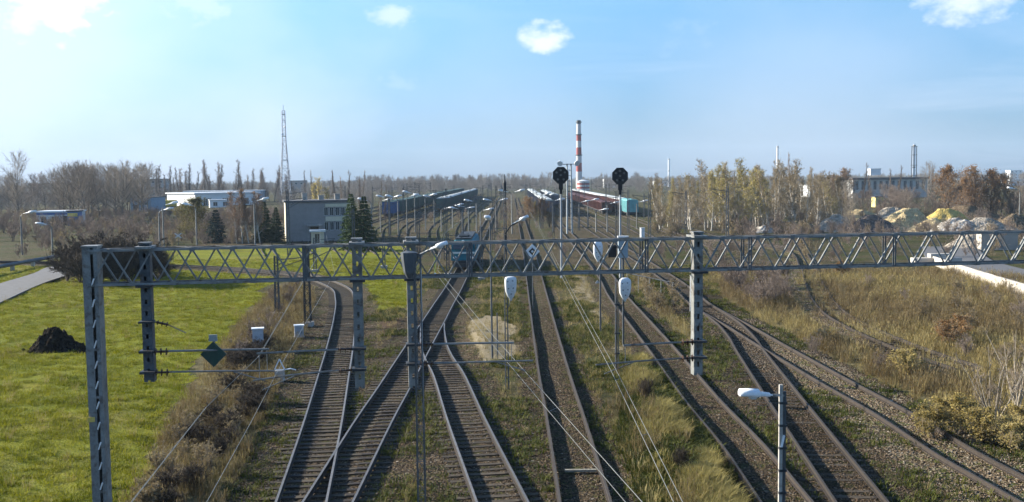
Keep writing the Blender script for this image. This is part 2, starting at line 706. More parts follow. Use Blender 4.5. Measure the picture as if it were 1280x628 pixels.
def ground_z(x, y, bal=None, sand=None):
    if bal is None:
        _, _, bal, sand, *_ = zone(x, y)
    z = -0.30 + 0.42 * fbm(x * 0.16, y * 0.16, 3) + 0.12 * fbm(x * 0.9 + 3, y * 0.9)
    z = z * (1 - bal) + (-0.055 + 0.035 * (fbm(x * 1.7, y * 1.7) - .5)) * bal
    hump = np.exp(-(((x + 2.3) / 1.6) ** 2 + ((y - 58) / 5.5) ** 2))
    z = z + 0.55 * hump * (1 - bal)
    ridge = np.exp(-(((x - 5.9) / 1.1) ** 2)) * np.clip((58 - y) / 8, 0, 1)
    z = z + 0.22 * ridge * (1 - bal)
    return z


def axis(lo, d0, d1, hi, step, g):
    a = list(np.arange(d0, d1, step))
    s = step
    v = a[-1]
    while v < hi:
        s *= g
        v += s
        a.append(v)
    s = step
    v = d0
    while v > lo:
        s *= g
        v -= s
        a.insert(0, v)
    return np.array(a)


gx = axis(-2900, -30, 30, 2900, 0.42, 1.07)
gy = axis(-60, 20, 112, 3800, 0.5, 1.06)
GX, GY = np.meshgrid(gx, gy)
fx, fy = GX.ravel(), GY.ravel()
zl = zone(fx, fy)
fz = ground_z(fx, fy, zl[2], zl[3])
fz = np.where((np.abs(fx) > 400) | (fy > 700), -0.3, fz)
nx, ny = len(gx), len(gy)
FZ = fz.reshape(ny, nx)
idx = np.arange(nx * ny).reshape(ny, nx)
quads = np.stack([idx[:-1, :-1], idx[:-1, 1:], idx[1:, 1:], idx[1:, :-1]], axis=-1).reshape(-1, 4)

# ground material
t = NT("ground_cover")
geo = t.n("ShaderNodeNewGeometry")
pos = geo.outputs["Position"]
A1 = t.n("ShaderNodeAttribute", attribute_name="cover_a")
A2 = t.n("ShaderNodeAttribute", attribute_name="cover_b")
s1 = t.n("ShaderNodeSeparateColor")
s2 = t.n("ShaderNodeSeparateColor")
t.link(A1.outputs["Color"], s1.inputs[0])
t.link(A2.outputs["Color"], s2.inputs[0])
nz_f = t.noise(pos, 9.0, 5, 0.7)
nz_m = t.noise(pos, 1.3, 5, 0.65)
nz_c = t.noise(pos, 0.22, 4, 0.6)
nz_s = t.noise(pos, 28.0, 3, 0.7)


def edge(m, amt=0.8, lo=0.38, hi=0.62):
    e = t.math('ADD', m, t.math('MULTIPLY', t.math('SUBTRACT', t.math('ADD', t.math('MULTIPLY', nz_m, .6), t.math('MULTIPLY', nz_f, .4)), 0.5), amt * 1.8))
    return t.step(e, lo, hi)


mixd = t.math('ADD', t.math('MULTIPLY', nz_m, 0.6), t.math('MULTIPLY', nz_f, 0.4))
soil = t.ramp(mixd, [(0.30, (0.03, 0.026, 0.012)), (0.46, (0.065, 0.054, 0.026)), (0.56, (0.10, 0.082, 0.042)), (0.7, (0.058, 0.066, 0.02))])
weed = t.ramp(nz_f, [(0.3, (0.024, 0.03, 0.008)), (0.6, (0.066, 0.07, 0.018)), (0.8, (0.13, 0.115, 0.045))])
soil = t.mix(t.step(nz_c, 0.42, 0.62), soil, weed)
lawnc = t.ramp(t.math('ADD', t.math('MULTIPLY', nz_f, 0.5), t.math('MULTIPLY', nz_c, 0.5)),
               [(0.32, (0.065, 0.085, 0.006)), (0.5, (0.165, 0.18, 0.010)), (0.68, (0.25, 0.24, 0.016))])
lawnc = t.mix(t.step(nz_m, 0.55, 0.75), lawnc, (0.10, 0.105, 0.012))
lawnc = t.mix(t.math('MULTIPLY', t.step(t.noise(pos, 0.09, 5, 0.7), 0.5, 0.66), 0.55), lawnc, (0.20, 0.155, 0.035))
dryc = t.ramp(mixd, [(0.32, (0.05, 0.04, 0.02)), (0.48, (0.13, 0.11, 0.05)), (0.62, (0.22, 0.18, 0.09)), (0.75, (0.10, 0.10, 0.035))])
vo = t.n("ShaderNodeTexVoronoi")
vo.inputs["Scale"].default_value = 13.0
t.link(pos, vo.inputs["Vector"])
sv = t.n("ShaderNodeSeparateColor")
t.link(vo.outputs["Color"], sv.inputs[0])
balc = t.ramp(sv.outputs[0], [(0.0, (0.016, 0.011, 0.006)), (0.35, (0.052, 0.036, 0.020)), (0.7, (0.108, 0.074, 0.042)), (0.94, (0.165, 0.12, 0.074)), (1.0, (0.34, 0.30, 0.25))])
balc = t.mix(t.step(nz_c, 0.3, 0.7), balc, t.mix(1.0, balc, (0.8, 0.83, 0.8), 'MULTIPLY'))
balc = t.mix(t.math('MULTIPLY', t.step(nz_m, 0.47, 0.62), 0.85), balc, weed)
palec = t.mix(1.0, balc, (1.9, 1.95, 2.0), 'MULTIPLY')
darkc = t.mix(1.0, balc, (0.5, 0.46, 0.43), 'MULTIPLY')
sandc = t.ramp(nz_f, [(0.3, (0.19, 0.15, 0.085)), (0.7, (0.42, 0.35, 0.23))])
redc = t.ramp(mixd, [(0.35, (0.045, 0.028, 0.017)), (0.65, (0.125, 0.082, 0.05))])
col = soil
col = t.mix(edge(s2.outputs[2], 0.8), col, redc)
col = t.mix(edge(s1.outputs[0], 0.5), col, lawnc)
col = t.mix(edge(s1.outputs[1], 0.8), col, dryc)
col = t.mix(edge(A1.outputs["Alpha"], 0.9), col, sandc)
col = t.mix(edge(s1.outputs[2], 0.8), col, balc)
col = t.mix(edge(s2.outputs[0], 0.8), col, palec)
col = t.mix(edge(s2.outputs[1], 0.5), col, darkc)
t.link(col, t.p.inputs["Base Color"])
t.p.inputs["Roughness"].default_value = 0.95
t.p.inputs["Specular IOR Level"].default_value = 0.1
hgt = t.math('ADD', t.math('MULTIPLY', nz_f, 1.2), t.math('MULTIPLY', t.math('SUBTRACT', 1.0, vo.outputs["Distance"]), 0.7))
t.bump(hgt, 1.0, 0.09)
M_GROUND = t.mat

gm = raw_mesh("ground", np.stack([fx, fy, fz], axis=1), quads, M_GROUND)
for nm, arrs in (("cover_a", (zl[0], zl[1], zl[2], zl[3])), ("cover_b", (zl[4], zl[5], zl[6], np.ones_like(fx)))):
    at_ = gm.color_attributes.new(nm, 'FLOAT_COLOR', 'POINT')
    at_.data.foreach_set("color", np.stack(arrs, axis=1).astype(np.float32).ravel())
gm.polygons.foreach_set("use_smooth", [True] * len(quads))
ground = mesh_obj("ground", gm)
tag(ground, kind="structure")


def gz(x, y):
    i = min(max(int(np.searchsorted(gx, x)) - 1, 0), nx - 2)
    j = min(max(int(np.searchsorted(gy, y)) - 1, 0), ny - 2)
    a, b = (x - gx[i]) / (gx[i + 1] - gx[i]), (y - gy[j]) / (gy[j + 1] - gy[j])
    q = FZ[j:j + 2, i:i + 2]
    return float((q[0, 0] * (1 - a) + q[0, 1] * a) * (1 - b) + (q[1, 0] * (1 - a) + q[1, 1] * a) * b)


# ------------------------------------------------------------------ tracks: rails and sleepers
RAIL_PROF = [(-.07, 0), (-.07, .015), (-.014, .03), (-.014, .125), (-.037, .135), (-.037, .17), (.037, .17), (.037, .135), (.014, .125),
             (.014, .03), (.07, .015), (.07, 0)]


def offset(path, o):
    Tn = np.gradient(path, axis=0)
    Tn[:, 2] = 0
    Tn /= np.linalg.norm(Tn, axis=1)[:, None]
    return path + np.stack([Tn[:, 1], -Tn[:, 0], np.zeros(len(path))], axis=1) * o


def rail(path, top, parent, dz=0.0):
    b = MB()
    b.sweep(RAIL_PROF, path, z=dz)
    n = len(RAIL_PROF)
    for i in range(len(b.f)):
        if i % n == 5 and i < (len(path) - 1) * n:
            b.m[i] = 1
    o = b.build("rail", [M_RUST, top], parent)
    o.location = [-c for c in parent.location]
    return o


def sleeper_mesh(seed):
    r = random.Random(seed)
    b = MB()
    b.box((0, 0, -0.08), (2.6, 0.25, 0.16))
    b.v = [(x + r.uniform(-.04, .04), y + r.uniform(-.02, .02), z + r.uniform(-.008, .008)) for x, y, z in b.v]
    for s in (-1, 1):
        b.box((s * 0.7535, 0, 0.003), (0.34, 0.17, 0.02), mi=1)
    return b.mesh("sleeper", [M_SLEEP, M_RUST])


SLEEPERS = [sleeper_mesh(i) for i in range(4)]


def along(path, s0, s1, step):
    seg = np.linalg.norm(np.diff(path, axis=0), axis=1)
    s = np.concatenate([[0], np.cumsum(seg)])
    k = np.arange(s0, min(s1, s[-1] - 0.1), step)
    P = np.stack([np.interp(k, s, path[:, i]) for i in range(3)], axis=1)
    e = np.stack([np.interp(k + 0.1, s, path[:, i]) for i in range(3)], axis=1) - P
    return P, np.arctan2(e[:, 1], e[:, 0])


def track(path, label, top, dz=0.0, partner=None, skip=None, ymin=24, ymax=78, ystuff=125, sink=0.0, trim=None):
    root = empty("railway_track", (path[0][0], path[0][1], 0))
    tag(root, label, "track")
    for s in (-1, 1):
        rp = offset(path, s * 0.7535)
        if trim is not None:                   # a switch rail ends where it meets the rail beside it
            tr = offset(trim, s * 0.7535)
            d = dist_path(rp[:, 0], rp[:, 1], tr)
            hit = np.where((d < 0.075) & (np.arange(len(rp)) > len(rp) // 3))[0]
            if len(hit):
                rp = rp[:hit[0] + 1]
        rail(rp, top, root, dz)
    P, ang = along(path, 0.3, 400, 0.58)
    farb = MB()
    for i, (p, a) in enumerate(zip(P, ang)):
        if p[1] < ymin or p[1] > ystuff:
            continue
        if skip is not None and dist_path(np.array([p[0]]), np.array([p[1]]), skip)[0] < 2.5:
            continue
        cx, sc = 0.0, 1.0
        if partner is not None:
            sd = np.array([math.sin(a), -math.cos(a)])
            dd = (partner[:, :2] - p[:2])
            k = np.argmin(np.abs(dd @ np.array([math.cos(a), math.sin(a)])))
            o = dd[k] @ sd
            if abs(o) < 2.5:
                cx, sc = o / 2, (2.6 + abs(o)) / 2.6
        if p[1] <= ymax:
            o = mesh_obj("sleeper", SLEEPERS[i % 4], root)
            q = p + np.array([math.sin(a), -math.cos(a), 0]) * cx
            o.location = (q[0] - root.location[0], q[1] - root.location[1], -0.002 - sink + random.uniform(-.022, .004))
            o.rotation_euler = (0, 0, a - math.pi / 2 + random.uniform(-.02, .02))
            o.scale = (sc, 1, 1)
        else:
            farb.box((p[0] + math.sin(a) * cx, p[1] - math.cos(a) * cx, -0.09 - sink), (2.6 * sc, 0.25, 0.16), rz=a - math.pi / 2)
    if farb.v:
        o = farb.build("sleepers", M_SLEEP, root)
        o.location = [-c for c in root.location]
        o["kind"] = "stuff"
    return root


track(T1, "leftmost track with dark sleepers, curving away to the left beyond the gantry", M_RAILTOP, partner=TD, sink=0.014)
track(TD, "track crossing the leftmost one and running under the teal locomotive", M_RAILTOP, 0.004, skip=T1, partner=T2, sink=0.016)
track(T2, "track from the bottom centre that joins the locomotive's track at a switch", M_RAILTOP, 0.008, skip=TD, trim=TD, sink=0.022)
track(T3, "straight rusty track with weedy ballast right of the sand patch", M_RAILTOP_OLD, sink=0.085)
track(T4, "rusty overgrown track running beside the tall yellow grass", M_RAILTOP_OLD, sink=0.08)
track(T5, "dark track passing behind the short lamp post at lower right", M_RAILTOP_OLD, sink=0.045)
track(T6, "rightmost ballasted track on pale gravel beside the dry scrub", M_RAILTOP_OLD, 0.004, skip=T5, sink=0.06)
track(T7, "abandoned overgrown track curving through the dry scrub on the right", M_RUST, ymin=20, ymax=60, ystuff=90, sink=0.10)
for k, yp in enumerate(YARD):
    r = empty("railway_track", (yp[0][0], yp[0][1], 0))
    tag(r, "distant siding among the parallel sidings of the freight yard", "track", "freight yard sidings")
    for s in (-1, 1):
        b = MB()
        b.sweep([(-.05, 0), (-.05, .16), (.05, .16), (.05, 0)], offset(yp, s * 0.7535), z=-0.05)
        b.build("rail", M_RUST, r).location = [-c for c in r.location]

# asphalt lane at the far left and yard road at the far right
t = NT("asphalt")
pos = t.n("ShaderNodeNewGeometry").outputs["Position"]
nf = t.noise(pos, 2.0, 6, 0.7)
t.link(t.ramp(nf, [(0.3, (0.075, 0.075, 0.08)), (0.7, (0.13, 0.13, 0.135))]), t.p.inputs["Base Color"])
t.p.inputs["Roughness"].default_value = 0.9
t.bump(t.noise(pos, 40, 3), 0.3, 0.01)
M_ASPH = t.mat


def ribbon(name, path, w, z, m, label=None, h=0.12):
    b = MB()
    b.sweep([(-w / 2, -h), (-w / 2, 0), (w / 2, 0), (w / 2, -h)], path, z=z)
    o = b.build(name, m)
    tag(o, label, kind="structure")
    return o


lane = spline([G(-160, 425) * [1, 1, 0], G(-60, 391) * [1, 1, 0], G(20, 358) * [1, 1, 0], G(66, 343) * [1, 1, 0], G(96, 331) * [1, 1, 0], (-52, 142, 0)], 1.5)
ribbon("road", lane, 4.2, 0.1, M_ASPH)
yard = spline([(43.5, 60, 0), (44.6, 78, 0), (47, 95, 0), (49.5, 110, 0), (57, 130, 0)], 1.5)
ribbon("road", yard, 6.5, 0.12, M_ASPH)

# ------------------------------------------------------------------ catenary gantry
BL = D(113, 335, 21.6)
BR = D(1280, 312, 24.4)
GA = np.array([BL[0], BL[1], 0.0])
gt = np.array([BR[0] - BL[0], BR[1] - BL[1], 0.0])
gt /= np.linalg.norm(gt)
gn = np.array([-gt[1], gt[0], 0.0])        # away from the camera
G_ANG = math.atan2(gt[1], gt[0])
Z_TOP, Z_BOT, BW = 8.34, 7.55, 0.46
BEAM_L = 26.6


def beam_u(px, py=340):
    d = ray(px, py)
    # ray from camera meets the vertical plane of the beam front
    t_ = (GA - CAM)[:2] @ gn[:2] / (d[:2] @ gn[:2])
    p = CAM + d * t_
    return float((p - GA)[:2] @ gt[:2])


gantry = empty("catenary_gantry", GA, G_ANG)
tag(gantry, "long grey steel lattice gantry spanning all the tracks, with hanging posts", "gantry")


def angle_bar(b, p0, p1, w=0.075, th=0.012, sy=1, sz=1):
    """L-section rolled steel along x"""
    x_0, x_1 = p0[0], p1[0]
    y, z = p0[1], p0[2]
    b.box(((x_0 + x_1) / 2, y, z + sz * w / 2), (x_1 - x_0, th, w))
    b.box(((x_0 + x_1) / 2, y + sy * (w / 2 + th / 2), z), (x_1 - x_0, w, th))
    return b


for (y, z, sy, sz, nm) in ((0, Z_TOP, 1, -1, "top_chord"), (BW, Z_TOP, -1, -1, "top_chord"), (0, Z_BOT, 1, 1, "bottom_chord"), (BW, Z_BOT, -1, 1, "bottom_chord")):
    angle_bar(MB(), (-0.1, y, z), (BEAM_L, y, z), 0.046, 0.012, sy, sz).build(nm, M_STEEL, gantry)
HALF = 0.43
n_half = int(BEAM_L / HALF)
Hh = Z_TOP - Z_BOT - 0.06
Ld = math.hypot(HALF, Hh)
brb = MB()
brb.box((0, 0, 0), (Ld, 0.012, 0.034))
brb.box((0, 0.02, 0.013), (Ld, 0.03, 0.008))
BRACE = brb.mesh("brace", M_STEEL)
Lh = math.hypot(HALF, BW - 0.03)
lcb = MB()
lcb.box((0, 0, 0), (Lh, 0.04, 0.01))
LACE = lcb.mesh("lacing_bar", M_STEELD)
for i in range(n_half):
    xm = (i + 0.5) * HALF
    for pl, y in ((0, -0.016), (1, BW + 0.016)):
        up = (i + pl) % 2 == 0
        o = mesh_obj("brace", BRACE, gantry, (xm, y, (Z_TOP + Z_BOT) / 2))
        o.rotation_euler = (0, -math.atan2(Hh, HALF) * (1 if up else -1), 0)
    for z, ph in ((Z_TOP + 0.012, 0), (Z_BOT - 0.012, 1)):
        o = mesh_obj("lacing_bar", LACE, gantry, (xm, BW / 2, z))
        o.rotation_euler = (0, 0, math.atan2(BW - 0.03, HALF) * (1 if (i + ph) % 2 else -1))
gb = MB()
gb.box((0, 0, 0), (0.11, 0.008, 0.085))
for bx_ in (-.035, 0, .035):
    gb.box((bx_, -.008, 0), (.014, .012, .014))
GUSSET = gb.mesh("gusset_plate", M_STEEL)
for i in range(n_half + 1):
    mesh_obj("gusset_plate", GUSSET, gantry, (i * HALF, -.026, (Z_BOT + .03) if i % 2 == 0 else (Z_TOP - .03)))
vb = MB()
vb.box((-0.028, -0.02, 0), (0.035, 0.012, Hh + 0.05))
vb.box((0.028, -0.02, 0), (0.035, 0.012, Hh + 0.05))
vb.box((-0.028, BW + 0.02, 0), (0.035, 0.012, Hh + 0.05))
vb.box((0.028, BW + 0.02, 0), (0.035, 0.012, Hh + 0.05))
VERT = vb.mesh("joint_post", M_STEELD)
for px in (381, 588, 808, 937, 1117):
    mesh_obj("joint_post", VERT, gantry, (beam_u(px), 0, (Z_TOP + Z_BOT) / 2))


def twin_post(name, parent, u, y, w, dep, z0, z1, mt, nb, cap=True, wide=.07):
    """two channels back to back with batten plates across the open sides"""
    root = empty(name, (u, y, 0), 0, parent)
    for s in (-1, 1):
        b = MB()
        x = s * (w / 2)
        b.box((x, 0, (z0 + z1) / 2), (0.012, dep, z1 - z0))
        for q in (-1, 1):
            fl_ = wide if s < 0 else .07
            b.box((x - s * (fl_ / 2 + .005), q * (dep / 2 - 0.006), (z0 + z1) / 2), (fl_, 0.012, z1 - z0))
        b.build("channel", mt, root)
    for i in range(nb):
        z = z0 + 0.12 + (z1 - z0 - 0.24) * i / max(1, nb - 1)
        for q in (-1, 1):
            b = MB()
            b.box((0, q * (dep / 2 + 0.005), z), (w * 0.98, 0.01, 0.16 if wide < .1 else .05))
            b.build("batten", mt, root)
    if cap:
        b = MB()
        b.box((0, 0, z1 + 0.02), (w + 0.05, dep + 0.05, 0.035))
        b.build("cap_plate", M_STEEL, root)
    return root


# end posts reach the ground
lp = twin_post("end_post", gantry, -0.02, BW / 2, 0.30, 0.40, -0.3, Z_TOP + 0.05, M_STEEL, 9, wide=.16)
for i in range(16):
    b = MB()
    z = 0.8 + i * 0.45
    b.bar((0.03, -0.24, z), (0.10, -0.30, z + 0.17), 0.022, 0.022)
    b.build("climbing_rung", M_WHITE, lp)
b = MB()
b.box((-0.10, -0.228, 4.62), (0.15, 0.012, 0.11))
b.build("number_plate", M_YELLOW, lp)
b = MB()
b.box((0, 0, 0.0), (0.9, 0.9, 0.7))
b.build("footing", M_CONC, lp)
rp = twin_post("end_post", gantry, BEAM_L - 0.2, BW / 2, 0.36, 0.42, -0.3, Z_TOP + 0.05, M_STEEL, 22)
b = MB()
b.box((0, 0, 0.0), (0.9, 0.9, 0.7))
b.build("footing", M_CONC, rp)


def beam_z(px, py, u):
    """height seen at a pixel on the beam's vertical plane"""
    d = ray(px, py)
    t_ = (GA - CAM)[:2] @ gn[:2] / (d[:2] @ gn[:2])
    return float((CAM + d * t_)[2])


def insulator(b, p0, p1, n=4, r=0.06):
    p0 = np.asarray(p0, float)
    p1 = np.asarray(p1, float)
    L = np.linalg.norm(p1 - p0)
    prof = [(0.022, 0)]
    for i in range(n):
        h = L * (0.14 + 0.72 * i / max(1, n - 1))
        prof += [(0.025, h - L * .05), (r, h - L * .012), (r * .92, h + L * .02), (0.025, h + L * .05)]
    prof += [(0.022, L)]
    return b.lathe(prof, 10, p1 - p0, p0)


def cantilever(u, zA, zB, side, lenA, lenB, drop, parent=gantry):
    """upper strut and lower registration arm with insulators, standing out sideways from a hanging post"""
    root = empty("cantilever", (u, BW / 2 - 0.16, 0), 0, parent)
    for z, ln, dz, r in ((zA, lenA, -0.03, 0.024), (zB, lenB, -drop, 0.02)):
        b = MB()
        b.box((0, 0, z), (0.32, 0.34, 0.05))
        b.build("clamp", M_DARK, root)
        b = MB()
        insulator(b, (side * 0.14, -0.1, z), (side * 0.46, -0.1, z + dz * 0.1), 3, 0.085)
        b.build("insulator", M_CERAM, root)
        b = MB()
        b.tube([(side * 0.46, -0.1, z), (side * (0.46 + (ln - .46) * .55), -0.1, z + dz * .4), (side * ln, -0.1, z + dz)], r, 7)
        b.build("arm", M_STEEL, root)
    b = MB()
    b.tube([(side * (lenB - 0.9), -0.1, zB - drop * .6), (side * (lenB - 0.2), -0.1, zB - drop - 0.22)], 0.013, 6)
    b.tube([(side * (lenA - .05), -0.1, zA), (side * (lenA - .05), -0.1, zB - drop)], 0.009, 5)
    b.build("steady_arm", M_STEEL, root)
    return root


drops = []
for (px, ybot) in ((180, 479), (446.5, 487), (514.5, 486), (874.5, 470)):
    u = beam_u(px)
    z0 = beam_z(px, ybot, u)
    mt = M_STEELD if px < 200 else M_STEEL
    r = twin_post("hanging_post", gantry, u, BW / 2 - 0.02, 0.205, 0.24, z0, Z_TOP + 0.10, mt, 12)
    for z in (Z_TOP + 0.03, Z_BOT - 0.02):
        b = MB()
        b.box((0, -0.02, z), (0.34, BW + 0.16, 0.05))
        b.build("clamp_bar", M_DARK if z < 8 else M_STEEL, r)
    drops.append((px, u))
uu = dict(drops)
u = uu[180]
cantilever(u, beam_z(180, 440, u), beam_z(180, 466, u), 1, 2.62, 2.72, 0.06)
b = MB()
root = empty("stay", (u, BW / 2 - 0.16, 0), 0, gantry)
zs = beam_z(180, 403, u)
b.box((0, 0, zs), (0.3, 0.32, 0.04))
b.tube([(0.1, -.1, zs), (0.24, -.1, zs)], 0.016, 6)
b.build("clamp", M_DARK, root)
insulator(MB(), (0.22, -.1, zs), (0.48, -.1, zs - .07), 3, .065).build("insulator", M_CERAM, root)
MB().tube([(0.48, -.1, zs - .07), (0.85, -.1, zs - .26)], 0.012, 5).build("rod", M_STEEL, root)
u = uu[446.5]
cantilever(u, beam_z(446, 436, u), beam_z(446, 462, u), -1, 2.25, 2.35, 0.16)
u = uu[514.5]
cantilever(u, beam_z(515, 431, u), beam_z(515, 455, u), 1, 2.3, 2.75, 0.02)
u = uu[874.5]
cantilever(u, beam_z(875, 427, u), beam_z(875, 447, u), -1, 1.85, 2.5, 0.08)

# ------------------------------------------------------------------ lamp posts and masts


def lattice_mast(b, w0, w1, h, n, r=0.018, z0=0.0):
    """square lattice of four legs with zigzag bracing"""
    def cor(z):
        w = w0 + (w1 - w0) * (z - z0) / (h - z0)
        return [np.array([sx * w / 2, sy * w / 2, z]) for sx, sy in ((-1, -1), (1, -1), (1, 1), (-1, 1))]
    zs_ = np.linspace(z0, h, n + 1)
    for k in range(4):
        b.bar(cor(z0)[k], cor(h)[k], r * 2, r * 2, up=(0, 1, 0))
    for i in range(n):
        a, c = cor(zs_[i]), cor(zs_[i + 1])
        for k in range(4):
            k2 = (k + 1) % 4
            if i % 2:
                b.bar(a[k], c[k2], r, r)
            else:
                b.bar(a[k2], c[k], r, r)
            if i % 3 == 0:
                b.bar(c[k], c[k2], r, r)
    return b


def luminaire_mesh(L=0.75, W=0.3, H=0.22):
    """cobra-head street lantern lying along +x from its neck"""
    b = MB()
    secs = [(-0.28 * L, .045, .045, 0), (0.0, .05, .05, 0), (0.04 * L, W * .5, H * .5, 0), (0.36 * L, W * .66, H * .62, 0), (0.38 * L, W, H, .01), (0.7 * L, W * 1.05, H, .01), (0.98 * L, W * .98, H * .92, 0), (L, W * .85, H * .75, -.01)]
    vs, n = [], 10
    for (x, w, h, dz) in secs:
        for k in range(n):
            a = 2 * math.pi * k / n
            cy, cz = math.cos(a), math.sin(a)
            s = 0.45
            y = math.copysign(abs(cy) ** s, cy) * w / 2
            z = math.copysign(abs(cz) ** s, cz) * h / 2 * (1 if cz > 0 else 0.55)
            vs.append((x, y, z + dz))
    fs = []
    for i in range(len(secs) - 1):
        for k in range(n):
            fs.append((i * n + k, (i + 1) * n + k, (i + 1) * n + (k + 1) % n, i * n + (k + 1) % n))
    fs.append(tuple(range(n)))
    fs.append(tuple((len(secs) - 1) * n + k for k in range(n))[::-1])
    b.add(vs, fs)
    b.smooth = True
    return b


LUM = luminaire_mesh().mesh("lantern", M_WHITE)
lens = MB()
lens.lathe([(0.01, -.10), (0.10, -.08), (0.125, -.03), (0.12, 0.0)], 12, (0, 0, 1), (0.42, 0, -0.03))
LENS = lens.mesh("lens", mat("lamp_lens", (0.55, 0.56, 0.55), 0.2, 0.1, 3.0, spec=0.6), True)


def lantern(parent, loc, rz, tilt, s=1.0):
    o = mesh_obj("lantern", LUM, parent, loc)
    o.rotation_euler = (0, -tilt, rz)
    o.scale = (s, s, s)
    mesh_obj("lens", LENS, o)
    return o


def at(px, py, Y):
    return D(px, py, Y)


# lamp on a lattice post in front of the second pair of hanging posts
p = D(523, 400, 20.9)
z_l = D(523, 318, 20.9)[2]
lamp = empty("lamp_post", (p[0], p[1], -0.1))
tag(lamp, "tall lattice lamp post with white lantern standing against the centre of the gantry", "lamp post")
lattice_mast(MB(), 0.17, 0.13, z_l + .1, 34, 0.012).build("lattice_mast", M_STEELD, lamp)
b = MB()
b.tube([(0, 0, z_l), (0.03, -.02, z_l + .08), (0.14, -.05, z_l + .13), (0.26, -.07, z_l + .19)], 0.024, 8)
b.build("arm", M_STEEL, lamp)
lantern(lamp, (0.28, -0.07, z_l + .20), 0, math.radians(20), 0.52)
b = MB()
b.lathe([(0.05, -.42), (0.12, -.30), (0.17, 0.0), (0.18, .12), (0.06, .15)], 10, (0, 0, 1), (-.17, -.02, z_l + .02))
b.build("switch_box", mat("slate_grey_paint", (.075, .085, .095), .55, .2), lamp)
b = MB()
b.tube([(0.07, 0, 0), (0.07, -.01, z_l - .2)], 0.012, 6)
b.build("conduit", M_WHITE, lamp)
b = MB()
b.box((0, 0, .1), (.5, .5, .5))
b.build("footing", M_CONC, lamp)

# short lamp post at lower right
p = D(978, 500, 21.5)
zt = D(978, 481, 21.5)[2]
lamp = empty("lamp_post", (p[0], p[1], -0.1))
tag(lamp, "short concrete lamp post with white lantern at the lower right", "lamp post")
b = MB()
b.bar((-0.035, 0, 0), (-0.035, 0, zt + .1), 0.075, 0.075, up=(0, 1, 0))
b.build("post", M_CONC, lamp)
b = MB()
b.bar((0.05, 0.02, 0), (0.05, 0.02, zt - .05), 0.06, 0.06, up=(0, 1, 0))
b.build("rear_post", M_STEELD, lamp)
for i in range(9):
    b = MB()
    b.box((0.01, 0.0, zt - .3 - i * .5), (0.17, 0.11, 0.05))
    b.build("clamp", M_DARK, lamp)
lantern(lamp, (-0.26, -0.02, D(960, 494, 21.5)[2] + .1), math.radians(180), math.radians(4), 0.92)
b = MB()
b.tube([(0.03, 0, zt - .15), (-.05, -.01, D(960, 494, 21.5)[2] + .1), (-.22, -.02, D(960, 494, 21.5)[2] + .1)], 0.03, 8)
b.build("arm", M_STEEL, lamp)
b = MB()
b.box((0.0, 0, zt - 1.15), (0.05, 0.1, 0.28), R=Matrix.Rotation(0.2, 3, 'Y'))
b.build("small_plate", M_WHITE, lamp)


M_GREYV = mat("vent_grey", (.16, .17, .18), .6, .15)


def hooded_head(parent, x, y, z, w=0.55, h=1.15, tilt=0.12):
    """white lantern tipped up on end: wide rounded top, narrow neck at the foot, dark vents"""
    o = empty("lantern", (x, y, z), 0, parent)
    o.rotation_euler = (tilt, 0, 0)
    b = MB()
    secs = [(0, .10, .10), (.10, .13, .13), (.22, w * .55, .2), (.45, w * .9, .26), (.75, w, .30), (1.0, w, .30), (1.1, w * .9, .24), (h, w * .55, .12)]
    n = 12
    vs = []
    for (zz_, ww, dd) in secs:
        for k in range(n):
            a = 2 * math.pi * k / n
            cx, cy = math.cos(a), math.sin(a)
            vs.append((math.copysign(abs(cx) ** .6, cx) * ww / 2, math.copysign(abs(cy) ** .6, cy) * dd / 2, zz_))
    fs = [(i * n + k, i * n + (k + 1) % n, (i + 1) * n + (k + 1) % n, (i + 1) * n + k) for i in range(len(secs) - 1) for k in range(n)]
    fs += [tuple(range(n))[::-1], tuple((len(secs) - 1) * n + k for k in range(n))]
    b.add(vs, fs)
    b.build("housing", M_WHITE, o, smooth=True)
    for (vx, vz) in ((-.13, .95), (.10, .98), (-.10, .62), (.12, .64), (.02, .36)):
        q = MB()
        q.lathe([(.032, 0), (.032, .02), (.022, .025)], 10, (0, -1, 0), (vx * w / .55, -.13, vz))
        q.build("vent", M_GREYV, o)
    return o


# slim mast left of the straight track
base = G(634, 488, -0.1)
zt = D(628, 221, base[1])[2]
mast = empty("light_mast", (base[0], base[1], -0.1))
tag(mast, "tall slim twin-tube mast with white lantern on the sandy patch at centre", "mast")
b = MB()
for s in (-.07, .07):
    b.tube([(s, 0, 0), (s * .6, 0, zt * .97)], [0.032, 0.022], 6)
b.build("mast_tubes", M_STEELD, mast)
for i in range(16):
    b = MB()
    b.box((0, 0, .6 + i * .58), (0.16, .03, .03))
    b.build("rung", M_STEELD, mast)
b = MB()
b.lathe([(0.07, 0), (0.08, .35), (.03, .5), (.02, .75)], 8, (0, 0, 1), (0, 0, zt * .97 - .25))
b.build("top_fitting", M_DARK, mast)
hz = D(638, 376, base[1])[2]
hooded_head(mast, 0.22, -.12, hz + .1)
b = MB()
b.tube([(0.02, -.02, hz - .3), (.14, -.08, hz - .12), (.2, -.12, hz + .12)], .022, 6)
b.build("bracket", M_STEELD, mast)
az = D(640, 280, base[1])[2]
b = MB()
b.tube([(0, 0, az - .35), (.25, -.1, az), (.75, -.2, az + .28)], .03, 7)
b.tube([(0, 0, az - .4), (0, 0, az - 1.2)], .06, 7)
b.build("upper_arm", M_DARK, mast)
lantern(mast, (.5, -.15, az + .18), math.radians(-14), math.radians(24), .85)

